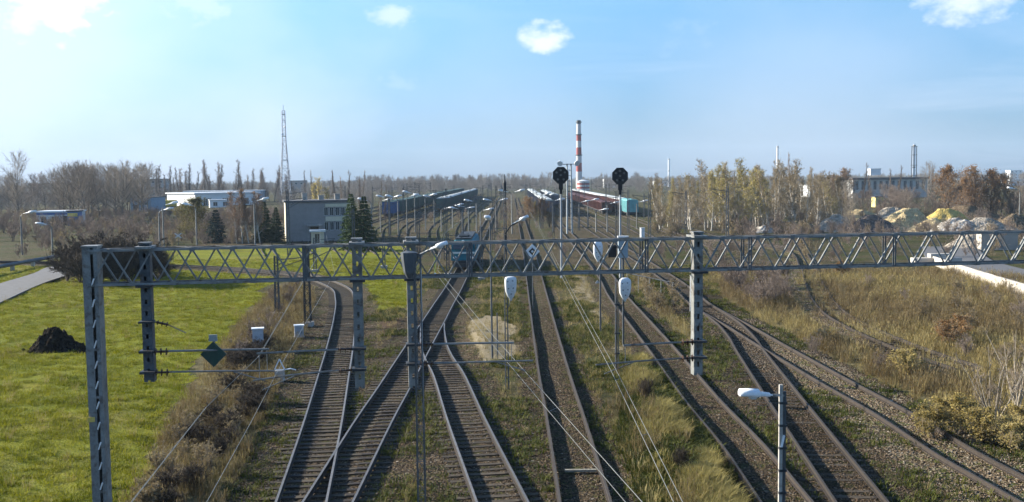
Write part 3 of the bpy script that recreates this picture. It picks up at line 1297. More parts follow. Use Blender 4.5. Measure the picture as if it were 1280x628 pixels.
# lamp post with lantern in front of T4
base = G(771.5, 470, -0.1)
post = empty("lamp_post", (base[0], base[1], -0.1))
tag(post, "steel lamp post with upright white lantern between the straight track and yellow grass", "lamp post")
hz = D(782, 374, base[1])[2]
b = MB()
b.tube([(-.06, 0, 0), (-.05, 0, hz + 1.1)], [.05, .04], 8)
b.build("post", M_STEELD, post)
b = MB()
b.tube([(.05, -.02, 0), (.05, -.02, hz + .35)], [.04, .032], 8)
b.build("rear_post", mat("creosoted_timber", (0.20, 0.16, 0.11), .85, .3, 4.0), post)
for z in (hz - .15, hz - 1.6, hz - 2.6):
    b = MB()
    b.box((0, -.01, z), (.26, .14, .07))
    b.build("clamp", M_DARK, post)
hooded_head(post, 0.38, -.1, hz - .02, .6, 1.2)
b = MB()
b.tube([(0, -.02, hz - .22), (.3, -.08, hz - .18), (.38, -.1, hz + .05)], .03, 7)
b.build("bracket", M_DARK, post)

# lantern post beside the mast
base = G(615.5, 452, -.1)
zt = D(612, 272, base[1])[2]
post = empty("lamp_post", (base[0], base[1], -0.1))
tag(post, "slender lamp post on the sandy bank, white lantern facing the camera", "lamp post")
b = MB()
b.tube([(0, 0, 0), (-.02, 0, zt - .4), (-.05, -.05, zt)], [.055, .04, .03], 8)
b.build("post", M_STEELD, post)
lantern(post, (-.05, -.15, zt), math.radians(-100), math.radians(12), 1.0)
b = MB()
b.tube([(.28, .3, 0), (.28, .3, 2.6)], .04, 6)
b.build("short_post", M_STEELD, post)

# signals
S_BLACK = mat("signal_black", (0.012, 0.012, 0.014), 0.5, .2, 5.0)
S_LAMP = mat("signal_lens", (0.22, 0.23, 0.24), 0.25, .2, 5.0, spec=.7)


def signal(px, ybase, ytop, label):
    base = G(px, ybase, -.1)
    zc = D(px, ytop, base[1])[2]
    s = base[1] * 20.5 / F / 2       # board radius
    root = empty("railway_signal", (base[0], base[1], -.1))
    tag(root, label, "signal", None)
    b = MB()
    b.tube([(0, 0.1, 0), (0, 0.1, zc)], [.10, .075], 10)
    b.build("mast", mat("signal_mast_grey", (.36, .38, .40), .55, .2, 3.0), root)
    oc = [(math.cos(math.radians(22.5 + 45 * k)) * s * 1.04, math.sin(math.radians(22.5 + 45 * k)) * s * 1.1) for k in range(8)]
    b = MB()
    b.add([(x, y, z + zc) for y in (-.06, 0.0) for (x, z) in oc],
          [tuple(range(8)), tuple(range(15, 7, -1))] + [(k, 8 + k, 8 + (k + 1) % 8, (k + 1) % 8) for k in range(8)])
    b.build("backboard", S_BLACK, root)
    for (lx, lz) in ((0, .62), (-.5, .35), (.5, .35), (0, 0.02), (-.35, -.5), (.35, -.5)):
        q = MB()
        q.lathe([(.13 * s, 0), (.13 * s, .03)], 12, (0, -1, 0), (lx * s, -.062, zc + lz * s))
        l = q.build("lens", S_LAMP, root)
        q = MB()
        vs, fs = [], []
        n = 9
        for j, yy in enumerate((-.07, -.30)):
            for k in range(n):
                a = math.pi * (-0.15 + 1.3 * k / (n - 1))
                vs.append((lx * s + math.cos(a) * .17 * s, yy, zc + lz * s + math.sin(a) * .17 * s))
        for k in range(n - 1):
            fs.append((k, k + 1, n + k + 1, n + k))
        q.add(vs, fs)
        q.build("hood", S_BLACK, l)
    b = MB()
    b.box((0, 0, zc - s * 1.35), (s * .5, .3, s * .75))
    b.build("shunting_head", S_BLACK, root)
    b = MB()
    b.box((0, 0, zc - s * 2.0), (s * .3, .25, s * .55))
    b.build("junction_box", S_BLACK, root)
    b = MB()
    for sx in (-.18, .18):
        b.bar((sx, .35, .2), (sx, .35, zc - s), .03, .03, up=(0, 1, 0))
    for i in range(int((zc - s) / .35)):
        b.bar((-.18, .35, .3 + i * .35), (.18, .35, .3 + i * .35), .022, .022)
    b.build("ladder", M_STEEL, root)
    return root


signal(702, 351, 218, "black octagonal signal head on a mast left of the floodlight pole")
sg = signal(775.5, 349, 219, "black octagonal signal head on a mast right of the striped chimney")

# equipment seen through the gantry beside the right-hand signal
Yb = 62.0
for (px, py0, py1, w, kind) in ((748, 297, 327, 0.62, 'pod'),):
    base = G(748, 420, -.1)
    base = np.array([D(748, 420, Yb)[0], Yb, -.1])
    root = empty("lamp_post", base)
    tag(root, "steel post carrying a white upright lantern seen through the gantry bracing", "lamp post")
    z1, z0 = D(748, 297, Yb)[2], D(748, 328, Yb)[2]
    MB().tube([(0.15, .2, 0), (.15, .2, z1)], [.06, .045], 8).build("post", M_STEELD, root)
    hooded_head(root, 0, 0, z0 + .1, .6, 1.4, .05)
    b = MB()
    b.bar((.1, .1, z1 - .15), (1.2, .1, z1 - .15), .06, .06)
    b.build("cross_bar", M_STEEL, root)
    b = MB()
    b.box((0.9, .05, (z0 + z1) / 2), (.5, .2, .75))
    b.box((0.9, -.08, (z0 + z1) / 2 + .3), (.54, .1, .05))
    b.build("dark_box", S_BLACK, root)
base = np.array([D(779, 400, 58.0)[0], 58.0, -.1])
cab = empty("equipment_cabinet", base)
tag(cab, "blue-grey cabinet raised on a post behind the gantry near the right-hand signal", "cabinet")
z1, z0 = D(779, 295, 58)[2], D(779, 320, 58)[2]
M_BLUEG = mat("blue_grey_paint", (.30, .37, .42), .5, .15, 3.0, (.18, .19, .19), .4)
b = MB()
b.box((0, 0, (z0 + z1) / 2), (.55, .35, z1 - z0))
b.build("case", M_BLUEG, cab)
b = MB()
b.box((0, 0, z1 + .05), (.62, .42, .08))
b.build("lid", M_WHITE, cab)
b = MB()
b.box((.0, -.182, (z0 + z1) / 2), (.46, .012, (z1 - z0) * .88))
b.build("door", M_BLUEG, cab)
b = MB()
b.tube([(0, 0, 0), (0, 0, z0)], .06, 8)
b.build("post", M_STEELD, cab)
# small canister on a post
base = G(803, 345, -.1)
root = empty("lamp_post", base)
tag(root, "low post topped by a small white canister, left of the right hanging post", "lamp post")
z1 = D(803, 284, base[1])[2]
MB().tube([(0, 0, 0), (0, 0, z1 - .7)], .05, 8).build("post", M_STEELD, root)
MB().lathe([(.2, 0), (.24, .05), (.24, .85), (.2, .9), (.27, .92), (.27, .98)], 12, (0, 0, 1), (0, 0, z1 - .95)).build("canister", M_WHITE, root, smooth=False)
# white marker post and handrail steps by the right hanging post
base = G(863, 391, -.1)
mp = empty("marker_post", base)
tag(mp, "thin white marker post beside the dark ballast behind the right hanging post", "post")
MB().tube([(0, 0, 0), (0.02, 0, 2.7)], .045, 8).build("post", mat("white_paint_post", (.62, .62, .6), .6, .15, 3.0, (.3, .28, .25), .5), mp)
MB().box((0.02, 0, 2.72), (.16, .1, .06)).build("cap", M_STEEL, mp)
base = G(812, 368, -.1)
st = empty("handrail", base, math.radians(-28))
tag(st, "sloping steel handrail on posts among the tan shrubs right of centre", "handrail")
for i in range(5):
    MB().tube([(-2 + i * 1.0, 0, 0), (-2 + i * 1.0, 0, 1.7 - i * .16)], .03, 6).build("post", M_STEEL, st)
MB().tube([(-2.1, 0, 1.72), (2.1, 0, 1.04)], .04, 6).build("rail_bar", M_STEEL, st)

# relay cabinets, point indicator, diamond boards
M_GREYP = mat("grey_cabinet_paint", (.36, .38, .42), .6, .12, 3.0, (.22, .21, .2), .4)


def cabinet(px, yb, yt, w, label, lean=0.0):
    base = G(px, yb, -.15)
    h = D(px, yt, base[1])[2] + .15
    r = empty("relay_cabinet", base, .25)
    tag(r, label, "cabinet")
    b = MB()
    b.box((0, 0, h / 2), (w, w * .7, h * .96))
    b.build("case", M_GREYP, r)
    b = MB()
    b.box((0, 0, h + .02), (w * 1.15, w * .85, .06))
    b.build("lid", M_WHITE, r)
    b = MB()
    b.box((0, -w * .36, h * .5), (w * .84, .015, h * .8))
    d = b.build("door", M_GREYP, r)
    MB().box((w * .3, -w * .36 - .02, h * .5), (.03, .03, .12)).build("handle", M_DARK, d)
    b = MB()
    b.box((0, 0, .04), (w * 1.2, w * .9, .16))
    b.build("plinth", M_CONC, r)


cabinet(323, 441, 411, .62, "grey relay cabinet with white lid standing in the brush left of the tracks")
cabinet(374, 423, 407, .55, "small pale cabinet beside the leftmost track")

base = G(350, 478, -.1)
pi_ = empty("point_indicator", base)
tag(pi_, "small white triangular point indicator beside the leftmost track", "indicator")
MB().box((0, 0, .3), (.4, .4, .6)).build("base_box", M_CONC, pi_)
b = MB()
for a, c in (((-.25, 0, .62), (.25, 0, .62)), ((-.25, 0, .62), (0, 0, 1.15)), ((.25, 0, .62), (0, 0, 1.15))):
    b.bar(a, c, .05, .05)
b.build("triangle_frame", M_WHITE, pi_)
MB().tube([(.25, 0, .62), (.55, -.05, .68), (.8, 0, .6)], .03, 6).build("lever", M_WHITE, pi_)


def diamond(px, py, Y, s, m, mi, label, square=True, hung=False):
    c = D(px, py, Y)
    zb = -.1
    r = empty("diamond_board", (c[0], c[1], zb))
    tag(r, label, "sign")
    h = c[2] - zb
    if hung:
        MB().bar((0, .05, h - s * .95), (0, .05, h + s * 1.2), .04, .03, up=(0, 1, 0)).build("hanger", M_STEELD, r)
    else:
        MB().tube([(0, .04, 0), (0, .04, h + s)], .03, 7).build("post", M_STEELD, r)
    b = MB()
    b.box((0, 0, h), (s * 1.4142, .03, s * 1.4142), R=Matrix.Rotation(math.pi / 4, 3, 'Y'))
    d = b.build("plate", m, r)
    if mi:
        MB().box((0, -.02, h), (s * .72, .012, s * .72), R=Matrix.Rotation(math.pi / 4, 3, 'Y')).build("dark_centre", mi[0], d)
        MB().box((0, -.028, h), (s * .3, .012, s * .3), R=Matrix.Rotation(math.pi / 4, 3, 'Y')).build("light_centre", mi[1], d)
    if square:
        MB().box((0, 0, h + s * 1.25), (s * .62, .04, s * .5)).build("upper_plate", mat("grey_plate", (.25, .28, .27), .6, .15), r)
    return r


M_DGREEN = mat("dark_green_enamel", (.022, .05, .04), .4, .3, 4.0, (.05, .06, .05), .4)
diamond(267, 443, GA[1] + .30, .29, M_DGREEN, None, "dark green diamond board with small grey plate clamped to the cantilever at left", True, True)
diamond(665.5, 314.5, 75, .56, M_WHITE, (S_BLACK, M_WHITE), "white diamond sign with black centre seen through the gantry", False)

# ------------------------------------------------------------------ overhead wires


def wire(name, pts, label, r=0.011, twin=None, mt=None, sag=0.0):
    P = [np.asarray(p, float) for p in pts]
    out = []
    for i in range(len(P) - 1):
        for k in range(8):
            t_ = k / 8
            out.append(P[i] * (1 - t_) + P[i + 1] * t_ - np.array([0, 0, sag * 4 * t_ * (1 - t_)]))
    out.append(P[-1])
    base = out[0]
    root = empty(name, base)
    tag(root, label, "wire")
    MB().tube([o - base for o in out], r, 5).build("conductor", mt or M_WIRE, root)
    if twin is not None:
        MB().tube([o - base + np.asarray(twin) for o in out], r, 5).build("conductor", mt or M_WIRE, root)
        for k in range(3, len(out) - 1, 4):
            q = out[k] - base
            MB().tube([q, q + np.asarray(twin)], .006, 4).build("spacer", M_STEEL, root)
    return root


ZC = 5.5
a = G(782, 628, ZC)
c = G(608, 422, ZC)
dv = (a - c) / (a - c)[1]
wire("contact_wire", [a - dv * (a[1] - 4), a, c, np.array([-3.6, 46, ZC]), np.array([-5.2, 75, ZC + .1]), np.array([-5.2, 130, ZC])],
     "pair of bright contact wires running from bottom right towards the teal locomotive", .0058, (.16, 0.05, 0.06))
a = G(842, 628, ZC)
c = G(700, 342, ZC)
dv = (a - c) / (a - c)[1]
wire("contact_wire", [a - dv * (a[1] - 4), a, G(763, 462, ZC), c, np.array([2.2, 75, ZC + .1]), np.array([2.2, 130, ZC])],
     "pair of contact wires above the straight track right of centre", .0058, (.11, 0.02, 0.02))
a = G(259.5, 626, ZC)
c = G(313.5, 528.5, ZC)
dv = (a - c) / (a - c)[1]
wire("contact_wire", [a - dv * (a[1] - 4), a, c, G(346, 466, ZC), np.array([-8.2, 46, ZC]), np.array([-14.5, 78, ZC])],
     "single contact wire above the brush left of the leftmost track", .005)
a = G(184, 602, ZC)
c = G(255, 512, ZC)
dv = (a - c) / (a - c)[1]
wire("contact_wire", [a - dv * (a[1] - 4), a, c, G(322, 447, ZC), np.array([-8.9, 46, ZC + .9]), np.array([-15, 78, ZC + .9])],
     "pair of wires along the edge of the lawn at lower left", .004, (.05, 0.03, 0.05))

# ------------------------------------------------------------------ growing things


def segs_mesh(name, S, m, n=3):
    """thin tapered prisms, one for each branch piece (p0, p1, r0, r1)"""
    S = np.asarray(S, float)
    p0, p1, r0, r1 = S[:, 0:3], S[:, 3:6], S[:, 6], S[:, 7]
    d = p1 - p0
    d /= np.linalg.norm(d, axis=1)[:, None] + 1e-9
    a = np.where(np.abs(d[:, 2:3]) < 0.9, np.array([[0, 0, 1.0]]), np.array([[1.0, 0, 0]]))
    s = np.cross(d, a)
    s /= np.linalg.norm(s, axis=1)[:, None] + 1e-9
    t_ = np.cross(s, d)
    V = []
    for base, r in ((p0, r0), (p1, r1)):
        for k in range(n):
            an = 2 * math.pi * k / n
            V.append(base + r[:, None] * (math.cos(an) * s + math.sin(an) * t_))
    V = np.stack(V, axis=1).reshape(-1, 3)
    off = (np.arange(len(S)) * 2 * n)[:, None]
    Fq = []
    for k in range(n):
        k2 = (k + 1) % n
        Fq.append(np.stack([off[:, 0] + k, off[:, 0] + k2, off[:, 0] + n + k2, off[:, 0] + n + k], axis=1))
    Fq = np.stack(Fq, axis=1).reshape(-1, 4)
    return V, Fq


def leaf_quads(P, size, rng, flat=0.5):
    n = len(P)
    a = rng.normal(size=(n, 3))
    a /= np.linalg.norm(a, axis=1)[:, None]
    b = rng.normal(size=(n, 3))
    b -= a * np.sum(a * b, axis=1)[:, None]
    b /= np.linalg.norm(b, axis=1)[:, None]
    sz = size * rng.uniform(0.6, 1.4, n)[:, None]
    V = np.stack([P - a * sz, P - b * sz * flat, P + a * sz, P + b * sz * flat], axis=1).reshape(-1, 3)
    Fq = np.arange(4 * n).reshape(-1, 4)
    return V, Fq


def merge(parts):
    V, Fq, o = [], [], 0
    for v, f in parts:
        V.append(v)
        Fq.append(f + o)
        o += len(v)
    return np.vstack(V), np.vstack(Fq)


def limb(p, d, L, r0, r1, n, rng, wob, up, out):
    p = np.array(p, float)
    d = np.array(d, float)
    pts = [p.copy()]
    for i in range(n):
        d = d + rng.normal(size=3) * wob + np.array([0, 0, up])
        d /= np.linalg.norm(d)
        q = p + d * L / n
        ra = r0 + (r1 - r0) * i / n
        rb = r0 + (r1 - r0) * (i + 1) / n
        out.append((*p, *q, ra, rb))
        p = q
        pts.append(p.copy())
    return pts, d


def grow(seed, H, R, base=0.25, shape='round', n1=26, n2=8, n3=7, ang=50, tw=0.011, up=0.06, stems=1, leaf=0, leaf_size=.16, r0=None, lean=0.05):
    rng = np.random.default_rng(seed)
    trunk, crown, tips = [], [], []
    r0 = r0 or H * 0.013
    for st in range(stems):
        if stems > 1:
            aa = 2 * math.pi * st / stems + rng.uniform(-.5, .5)
            sp = rng.uniform(.1, .45)
            d0 = (math.cos(aa) * sp, math.sin(aa) * sp, 1)
            h = H * rng.uniform(.7, 1)
        else:
            d0 = (rng.normal() * lean, rng.normal() * lean, 1)
            h = H
        pts, _ = limb((rng.normal() * .03 * (stems > 1), rng.normal() * .03 * (stems > 1), -.2), d0, h, r0 if stems == 1 else r0 * .6, r0 * .12, 9, rng, .05, .04, trunk)
        pts = np.array(pts)
        nn = n1 if stems == 1 else max(4, n1 // stems)
        for i in range(nn):
            t_ = base + (0.98 - base) * (i + rng.random()) / nn
            k = t_ * (len(pts) - 1)
            p = pts[int(k)] + (pts[min(int(k) + 1, len(pts) - 1)] - pts[int(k)]) * (k - int(k))
            v = (t_ - base) / (1 - base)
            if shape == 'round':
                L = R * (0.55 + 0.75 * math.sin(math.pi * min(1, v * .85 + .15))) * rng.uniform(.7, 1.15) * (1.0 - .45 * v)
            elif shape == 'column':
                L = R * (0.9 - .5 * v) * rng.uniform(.7, 1.4)
            else:
                L = R * (1.05 - .8 * v) * rng.uniform(.6, 1.2)
            az = i * 2.4 + rng.uniform(-.5, .5)
            a = math.radians(ang * rng.uniform(.7, 1.25) * (1 - .35 * v))
            d = (math.cos(az) * math.sin(a), math.sin(az) * math.sin(a), math.cos(a))
            rb = max(tw * 1.6, r0 * .42 * (1 - .75 * v))
            bp, bd = limb(p, d, L, rb, tw, 4, rng, .13, up, trunk if rb > tw * 3 else crown)
            bp = np.array(bp)
            for j in range(n2):
                u = .25 + .75 * (j + rng.random()) / n2
                kk = min(u * 4, 3.99)
                q = bp[int(kk)] + (bp[int(kk) + 1] - bp[int(kk)]) * (kk - int(kk))
                dd = bd + rng.normal(size=3) * .55 + np.array([0, 0, .15])
                dd /= np.linalg.norm(dd)
                sp, sd = limb(q, dd, L * rng.uniform(.25, .5), tw * 1.3, tw * .8, 2, rng, .15, up, crown)
                for m_ in range(n3):
                    w = rng.random()
                    q2 = sp[0] + (sp[2] - sp[0]) * w if w < 1 else sp[2]
                    d2 = sd + rng.normal(size=3) * .6
                    d2 /= np.linalg.norm(d2)
                    e = q2 + d2 * L * rng.uniform(.10, .26)
                    crown.append((*q2, *e, tw * .8, tw * .4))
                    tips.append(e)
    tips = np.array(tips)
    lp = None
    if leaf:
        kx = rng.integers(0, len(tips), leaf)
        lp = tips[kx] + rng.normal(size=(leaf, 3)) * R * .05
        lp = leaf_quads(lp, leaf_size, rng)
    return trunk, crown, lp


TREES = {}


def tree_proto(key, bark, twig, leafm=None, **kw):
    trunk, crown, lp = grow(**kw)
    V, Fq = segs_mesh("t", trunk, None, 5)
    tm = raw_mesh("trunk", V, Fq, bark)
    cm_parts = [segs_mesh("c", crown, None, 3)]
    nseg = len(cm_parts[0][1])
    if lp is not None:
        cm_parts.append(lp)
    V, Fq = merge(cm_parts)
    cm = raw_mesh("crown", V, Fq, twig)
    if lp is not None:
        cm.materials.append(leafm)
        mi = np.zeros(len(Fq), np.int32)
        mi[nseg:] = 1
        cm.polygons.foreach_set("material_index", mi)
    TREES.setdefault(key, []).append((tm, cm, kw['H']))


B_GREY = mat("bark_grey", (.11, .095, .08), .9, .3, 4.0)
B_BIRCH = mat("bark_birch", (.50, .46, .40), .85, .25, 3.0, (.10, .085, .07), .7)
B_BROWN = mat("bark_brown", (.085, .065, .05), .9, .3, 4.0)
W_GREY = leaf_mat("twigs_grey_brown", (.22, .19, .16), (.30, .26, .215), (.40, .345, .285), .35)
W_PURP = leaf_mat("twigs_purple_brown", (.175, .14, .12), (.26, .21, .18), (.35, .285, .24), .35)
W_TAN = leaf_mat("twigs_tan", (.22, .18, .13), (.32, .265, .185), (.42, .345, .24), .35)
W_DARK = leaf_mat("twigs_dark", (.028, .024, .02), (.045, .036, .03), (.07, .055, .042), .05)
L_YEL = leaf_mat("leaves_yellow_green", (.24, .21, .065), (.37, .31, .10), (.48, .40, .15), .45)
L_RUST = leaf_mat("leaves_rust", (.17, .095, .045), (.25, .145, .065), (.32, .19, .085), .35)
L_OLIVE = leaf_mat("leaves_olive", (.07, .07, .02), (.11, .105, .03), (.15, .13, .045), .35)
L_PALE = leaf_mat("leaves_pale_tan", (.16, .12, .06), (.24, .18, .09), (.30, .24, .13), .35)
L_SPR = leaf_mat("needles_dark", (.012, .026, .012), (.022, .042, .018), (.034, .056, .024), .1)
L_SPRB = leaf_mat("needles_blue", (.012, .024, .022), (.02, .04, .036), (.032, .055, .05), .1)
L_SPRG = leaf_mat("needles_green", (.02, .042, .012), (.036, .066, .02), (.055, .085, .028), .15)

for s in range(3):
    tree_proto('bare', B_GREY, W_GREY, seed=100 + s, H=13, R=4.6, base=.2, n1=34, n2=8, n3=7, ang=52, tw=.015)
for s in range(2):
    tree_proto('bare_purple', B_BROWN, W_PURP, seed=120 + s, H=11, R=4.2, base=.15, n1=34, n2=8, n3=7, ang=50, tw=.015)
for s in range(3):
    tree_proto('birch', B_BIRCH, W_TAN, L_PALE, seed=140 + s, H=12, R=2.3, base=.09, shape='column', n1=44, n2=8, n3=7, ang=38, tw=.013, leaf=500, leaf_size=.11)
for s in range(2):
    tree_proto('birch_yellow', B_BIRCH, W_TAN, L_YEL, seed=160 + s, H=13, R=2.5, base=.12, shape='column', n1=44, n2=8, n3=7, ang=36, tw=.012, leaf=1500, leaf_size=.12)
for s in range(2):
    tree_proto('poplar', B_GREY, W_PURP, None, seed=180 + s, H=19, R=2.8, base=.12, shape='column', n1=50, n2=7, n3=6, ang=24, tw=.022, up=.10)
tree_proto('rust', B_BROWN, W_PURP, L_RUST, seed=200, H=12, R=4.4, base=.2, n1=34, n2=9, n3=7, ang=52, tw=.018, leaf=3800, leaf_size=.16)
tree_proto('rust', B_BROWN, W_PURP, L_RUST, seed=201, H=11, R=4.0, base=.2, n1=34, n2=9, n3=7, ang=52, tw=.018, leaf=2600, leaf_size=.15)
tree_proto('olive', B_GREY, W_TAN, L_OLIVE, seed=210, H=9, R=3.2, base=.15, n1=34, n2=9, n3=7, ang=50, tw=.013, leaf=5000, leaf_size=.12)
tree_proto('russet_birch', B_BIRCH, W_PURP, L_RUST, seed=215, H=11, R=2.4, base=.2, shape='column', n1=34, n2=9, n3=7, ang=42, tw=.016, leaf=700, leaf_size=.1)
for s in range(3):
    tree_proto('shrub', B_BROWN, W_PURP, None, seed=220 + s, H=3.6, R=1.3, base=.12, shape='cone', n1=36, n2=7, n3=6, ang=40, tw=.010, stems=7, r0=.05)
for s in range(2):
    tree_proto('shrub_dark', B_BROWN, W_DARK, None, seed=240 + s, H=4.6, R=2.2, base=.08, shape='cone', n1=70, n2=10, n3=10, ang=55, tw=.013, stems=10, r0=.07)
for s in range(2):
    tree_proto('shrub_tan', B_GREY, W_TAN, L_PALE, seed=250 + s, H=3.0, R=1.1, base=.1, shape='cone', n1=36, n2=7, n3=6, ang=42, tw=.008, stems=8, r0=.04, leaf=500, leaf_size=.06)
tree_proto('shrub_gold', B_GREY, W_TAN, leaf_mat("leaves_straw", (.22, .17, .06), (.32, .25, .09), (.42, .34, .14), .4), seed=260, H=1.7, R=.9, base=.08, shape='cone', n1=40, n2=7, n3=6, ang=48, tw=.006, stems=9, r0=.03, leaf=3200, leaf_size=.045)
tree_proto('shrub_rust', B_GREY, W_TAN, L_RUST, seed=261, H=1.9, R=1.0, base=.08, shape='cone', n1=40, n2=7, n3=6, ang=48, tw=.006, stems=9, r0=.03, leaf=2200, leaf_size=.045)
tree_proto('whip', mat("bark_pale_whip", (.30, .26, .21), .85, .25, 3.0), leaf_mat("twigs_pale", (.14, .11, .085), (.20, .16, .12), (.27, .22, .17), .1), None,
           seed=262, H=4.6, R=1.2, base=.15, shape='cone', n1=44, n2=6, n3=5, ang=38, tw=.008, stems=9, r0=.06)


def spruce(key, seed, H, R, m):
    rng = np.random.default_rng(seed)
    trunk = []
    limb((0, 0, -.2), (0, 0, 1), H * .98, H * .016, H * .003, 8, rng, .01, .05, trunk)
    segs, P = [], []
    quads_ = []
    nw = int(H * 4.2)
    for i in range(nw):
        t_ = (i + rng.random() * .6) / nw
        z = H * (.04 + .95 * t_)
        L0 = R * (1 - t_) ** .85 + .12
        nb = int(9 + 5 * (1 - t_))
        for k in range(nb):
            az = 2 * math.pi * (k + rng.random() * .8) / nb + i
            L = L0 * rng.uniform(.72, 1.12)
            d = np.array([math.cos(az), math.sin(az), .28 * t_ - .14 + rng.normal() * .08])
            p = np.array([0, 0, z])
            e = p + d * L + np.array([0, 0, -.10 * L])
            segs.append((*p, *e, .018, .008))
            nn = max(4, int(L * 7))
            for j in range(nn):
                u = .15 + .85 * (j + rng.random()) / nn
                q = p + (e - p) * u
                side = np.array([-math.sin(az), math.cos(az), 0]) * rng.choice((-1, 1))
                sl = (.22 + .25 * (1 - u)) * rng.uniform(.7, 1.3) * (0.6 + 0.4 * min(1, L))
                tip = q + (d * .6 + side * .8) * sl + np.array([0, 0, -.12 * rng.random()])
                w = np.array([0, 0, -.10 - .08 * rng.random()])
                quads_.append((q + np.array([0, 0, .02]), q + (tip - q) * .5 + w, tip, q + (tip - q) * .55 + np.array([0, 0, .05])))
    V, Fq = segs_mesh("s", segs, None, 3)
    QV = np.array(quads_).reshape(-1, 3)
    V2, F2 = merge([(V, Fq), (QV, np.arange(len(QV)).reshape(-1, 4))])
    cm = raw_mesh("crown", V2, F2, m)
    V, Fq = segs_mesh("t", trunk, None, 6)
    TREES.setdefault(key, []).append((raw_mesh("trunk", V, Fq, B_BROWN), cm, H))


spruce('spruce', 300, 9, 2.6, L_SPR)
spruce('spruce', 301, 8.4, 2.3, L_SPR)
spruce('spruce_blue', 302, 6.0, 2.0, L_SPRB)
spruce('thuja', 303, 8.6, 1.9, L_SPRG)
spruce('thuja', 304, 8.6, 2.1, L_SPRG)
KEYN = {'bare': 'bare_tree', 'bare_purple': 'bare_tree', 'birch': 'birch_tree', 'birch_yellow': 'birch_tree', 'poplar': 'poplar_tree', 'rust': 'autumn_tree',
        'olive': 'leafy_tree', 'russet_birch': 'birch_tree', 'shrub': 'bare_shrub', 'shrub_dark': 'bare_shrub', 'shrub_tan': 'bare_shrub', 'shrub_gold': 'golden_bush',
        'shrub_rust': 'rust_bush', 'whip': 'bare_shrub', 'spruce': 'spruce_tree', 'spruce_blue': 'spruce_tree', 'thuja': 'conifer_tree'}


def plant(key, x, y, h, label, group=None, wide=1.0, cat=None):
    tm, cm, H = random.choice(TREES[key])
    r = empty(KEYN[key], (x, y, gz(x, y)), random.uniform(0, 6.28))
    s = h / H
    r.scale = (s * wide, s * wide, s)
    tag(r, label, cat or ("bush" if 'shrub' in key or key == 'whip' else "tree"), group)
    mesh_obj("trunk", tm, r)
    mesh_obj("crown", cm, r)
    return r


def plant_px(key, px, yb, yt, label, group=None, wide=1.0):
    p = G(px, yb)
    h = D(px, yt, p[1])[2]
    return plant(key, p[0], p[1], h, label, group, wide)


# trees near the office building
plant_px('thuja', 440, 312, 241, "left one of two tall dark conifers right of the grey office building", None, 1.15)
plant_px('thuja', 456, 312, 243, "right one of two tall dark conifers right of the grey office building", None, 1.15)
plant_px('spruce', 331, 302, 250, "dark spruce nearest the lit gable, left of the office building", None, 1.15)
plant_px('spruce', 346, 303, 258, "small dark spruce right against the lit gable of the office building", None, 1.0)
plant_px('spruce_blue', 271, 303, 261, "small bluish spruce standing alone on the lawn beside the olive tree", None, 1.2)
plant_px('olive', 247, 302, 250, "olive-leaved tree left of the bluish spruce", None, 1.2)
plant_px('olive', 234, 300, 256, "smaller olive-leaved tree at the left edge of the lawn", None, 1.0)
for px, yt in ((296, 240), (303, 236), (311, 238), (318, 243), (325, 240)):
    plant_px('russet_birch', px, 304, yt, "russet birch with pale trunk in the clump between the bluish and dark spruces", "russet birch clump", 1.0)
for px, yt in ((395, 232), (405, 226), (414, 238)):
    plant_px('birch_yellow', px, 290, yt - 2, "yellowing birch rising behind the office building roof", "birches behind the office", 1.0)
for px, yt in ((425, 222), (432, 215), (449, 222), (472, 228), (480, 232)):
    p = D(px, yt, 230)
    plant('poplar', p[0], 230, p[2], "tall narrow poplar rising behind the two dark conifers", "poplars behind the conifers", .8)
# poplar row on the left skyline
for i in range(34):
    px = 196 + i * 5.2 + random.uniform(-2, 2)
    yt = random.choice((206, 212, 209, 216, 220, 214)) - (3 if 225 < px < 300 else 0)
    p = D(px, yt + random.uniform(-2, 4), 470 + random.uniform(-15, 15))
    plant('poplar', p[0], p[1], p[2], "slender bare poplar in the skyline row, %s" % ("left of the white hall" if px < 215 else "above the white hall" if px < 290 else "between hall and lattice tower"), "poplars behind the white hall", random.uniform(1.2, 1.8))
for px in (381, 388, 416, 419, 452):
    p = D(px, 214, 420)
    plant('poplar', p[0], p[1], p[2], "slender bare poplar on the skyline right of the lattice tower", "poplars right of the tower", .9)
# left woods
for i in range(26):
    px = 70 + 115 * (i + random.random()) / 26
    Y = random.uniform(235, 330)
    yt = 204 + abs(px - 125) * .10 + random.uniform(-2, 8)
    p = D(px, yt, Y)
    plant(random.choice(('bare', 'bare', 'bare_purple')), p[0], Y, max(6, p[2]), "large bare tree in the %s of the dense grove left of the white hall" % ("left third", "middle", "right third")[min(2, int((px - 70) / 38.4))],
          "grove left of the white hall", 1.0)
plant_px('bare', 22, 276, 194, "tall spreading bare tree standing highest at the left edge", None, .75)
for i in range(16):
    px = -40 + 115 * (i + random.random()) / 16
    Y = random.uniform(260, 400)
    p = D(px, random.uniform(218, 232), Y)
    plant(random.choice(('bare_purple', 'bare')), p[0], Y, max(5, p[2]), "bare tree in the low wood at the left edge", "low wood at the left edge", 1.0)
for i in range(44):
    px = -30 + 330 * random.random()
    p = G(px, random.uniform(268, 305))
    plant('shrub', p[0], p[1], random.uniform(2.0, 4.0), "brown bare bush in the scrub beside the left sidings, %s" % ("near the left edge" if px < 80 else "behind the dark thicket" if px < 200 else "near the olive trees"), "scrub beside the left sidings", 1.3)
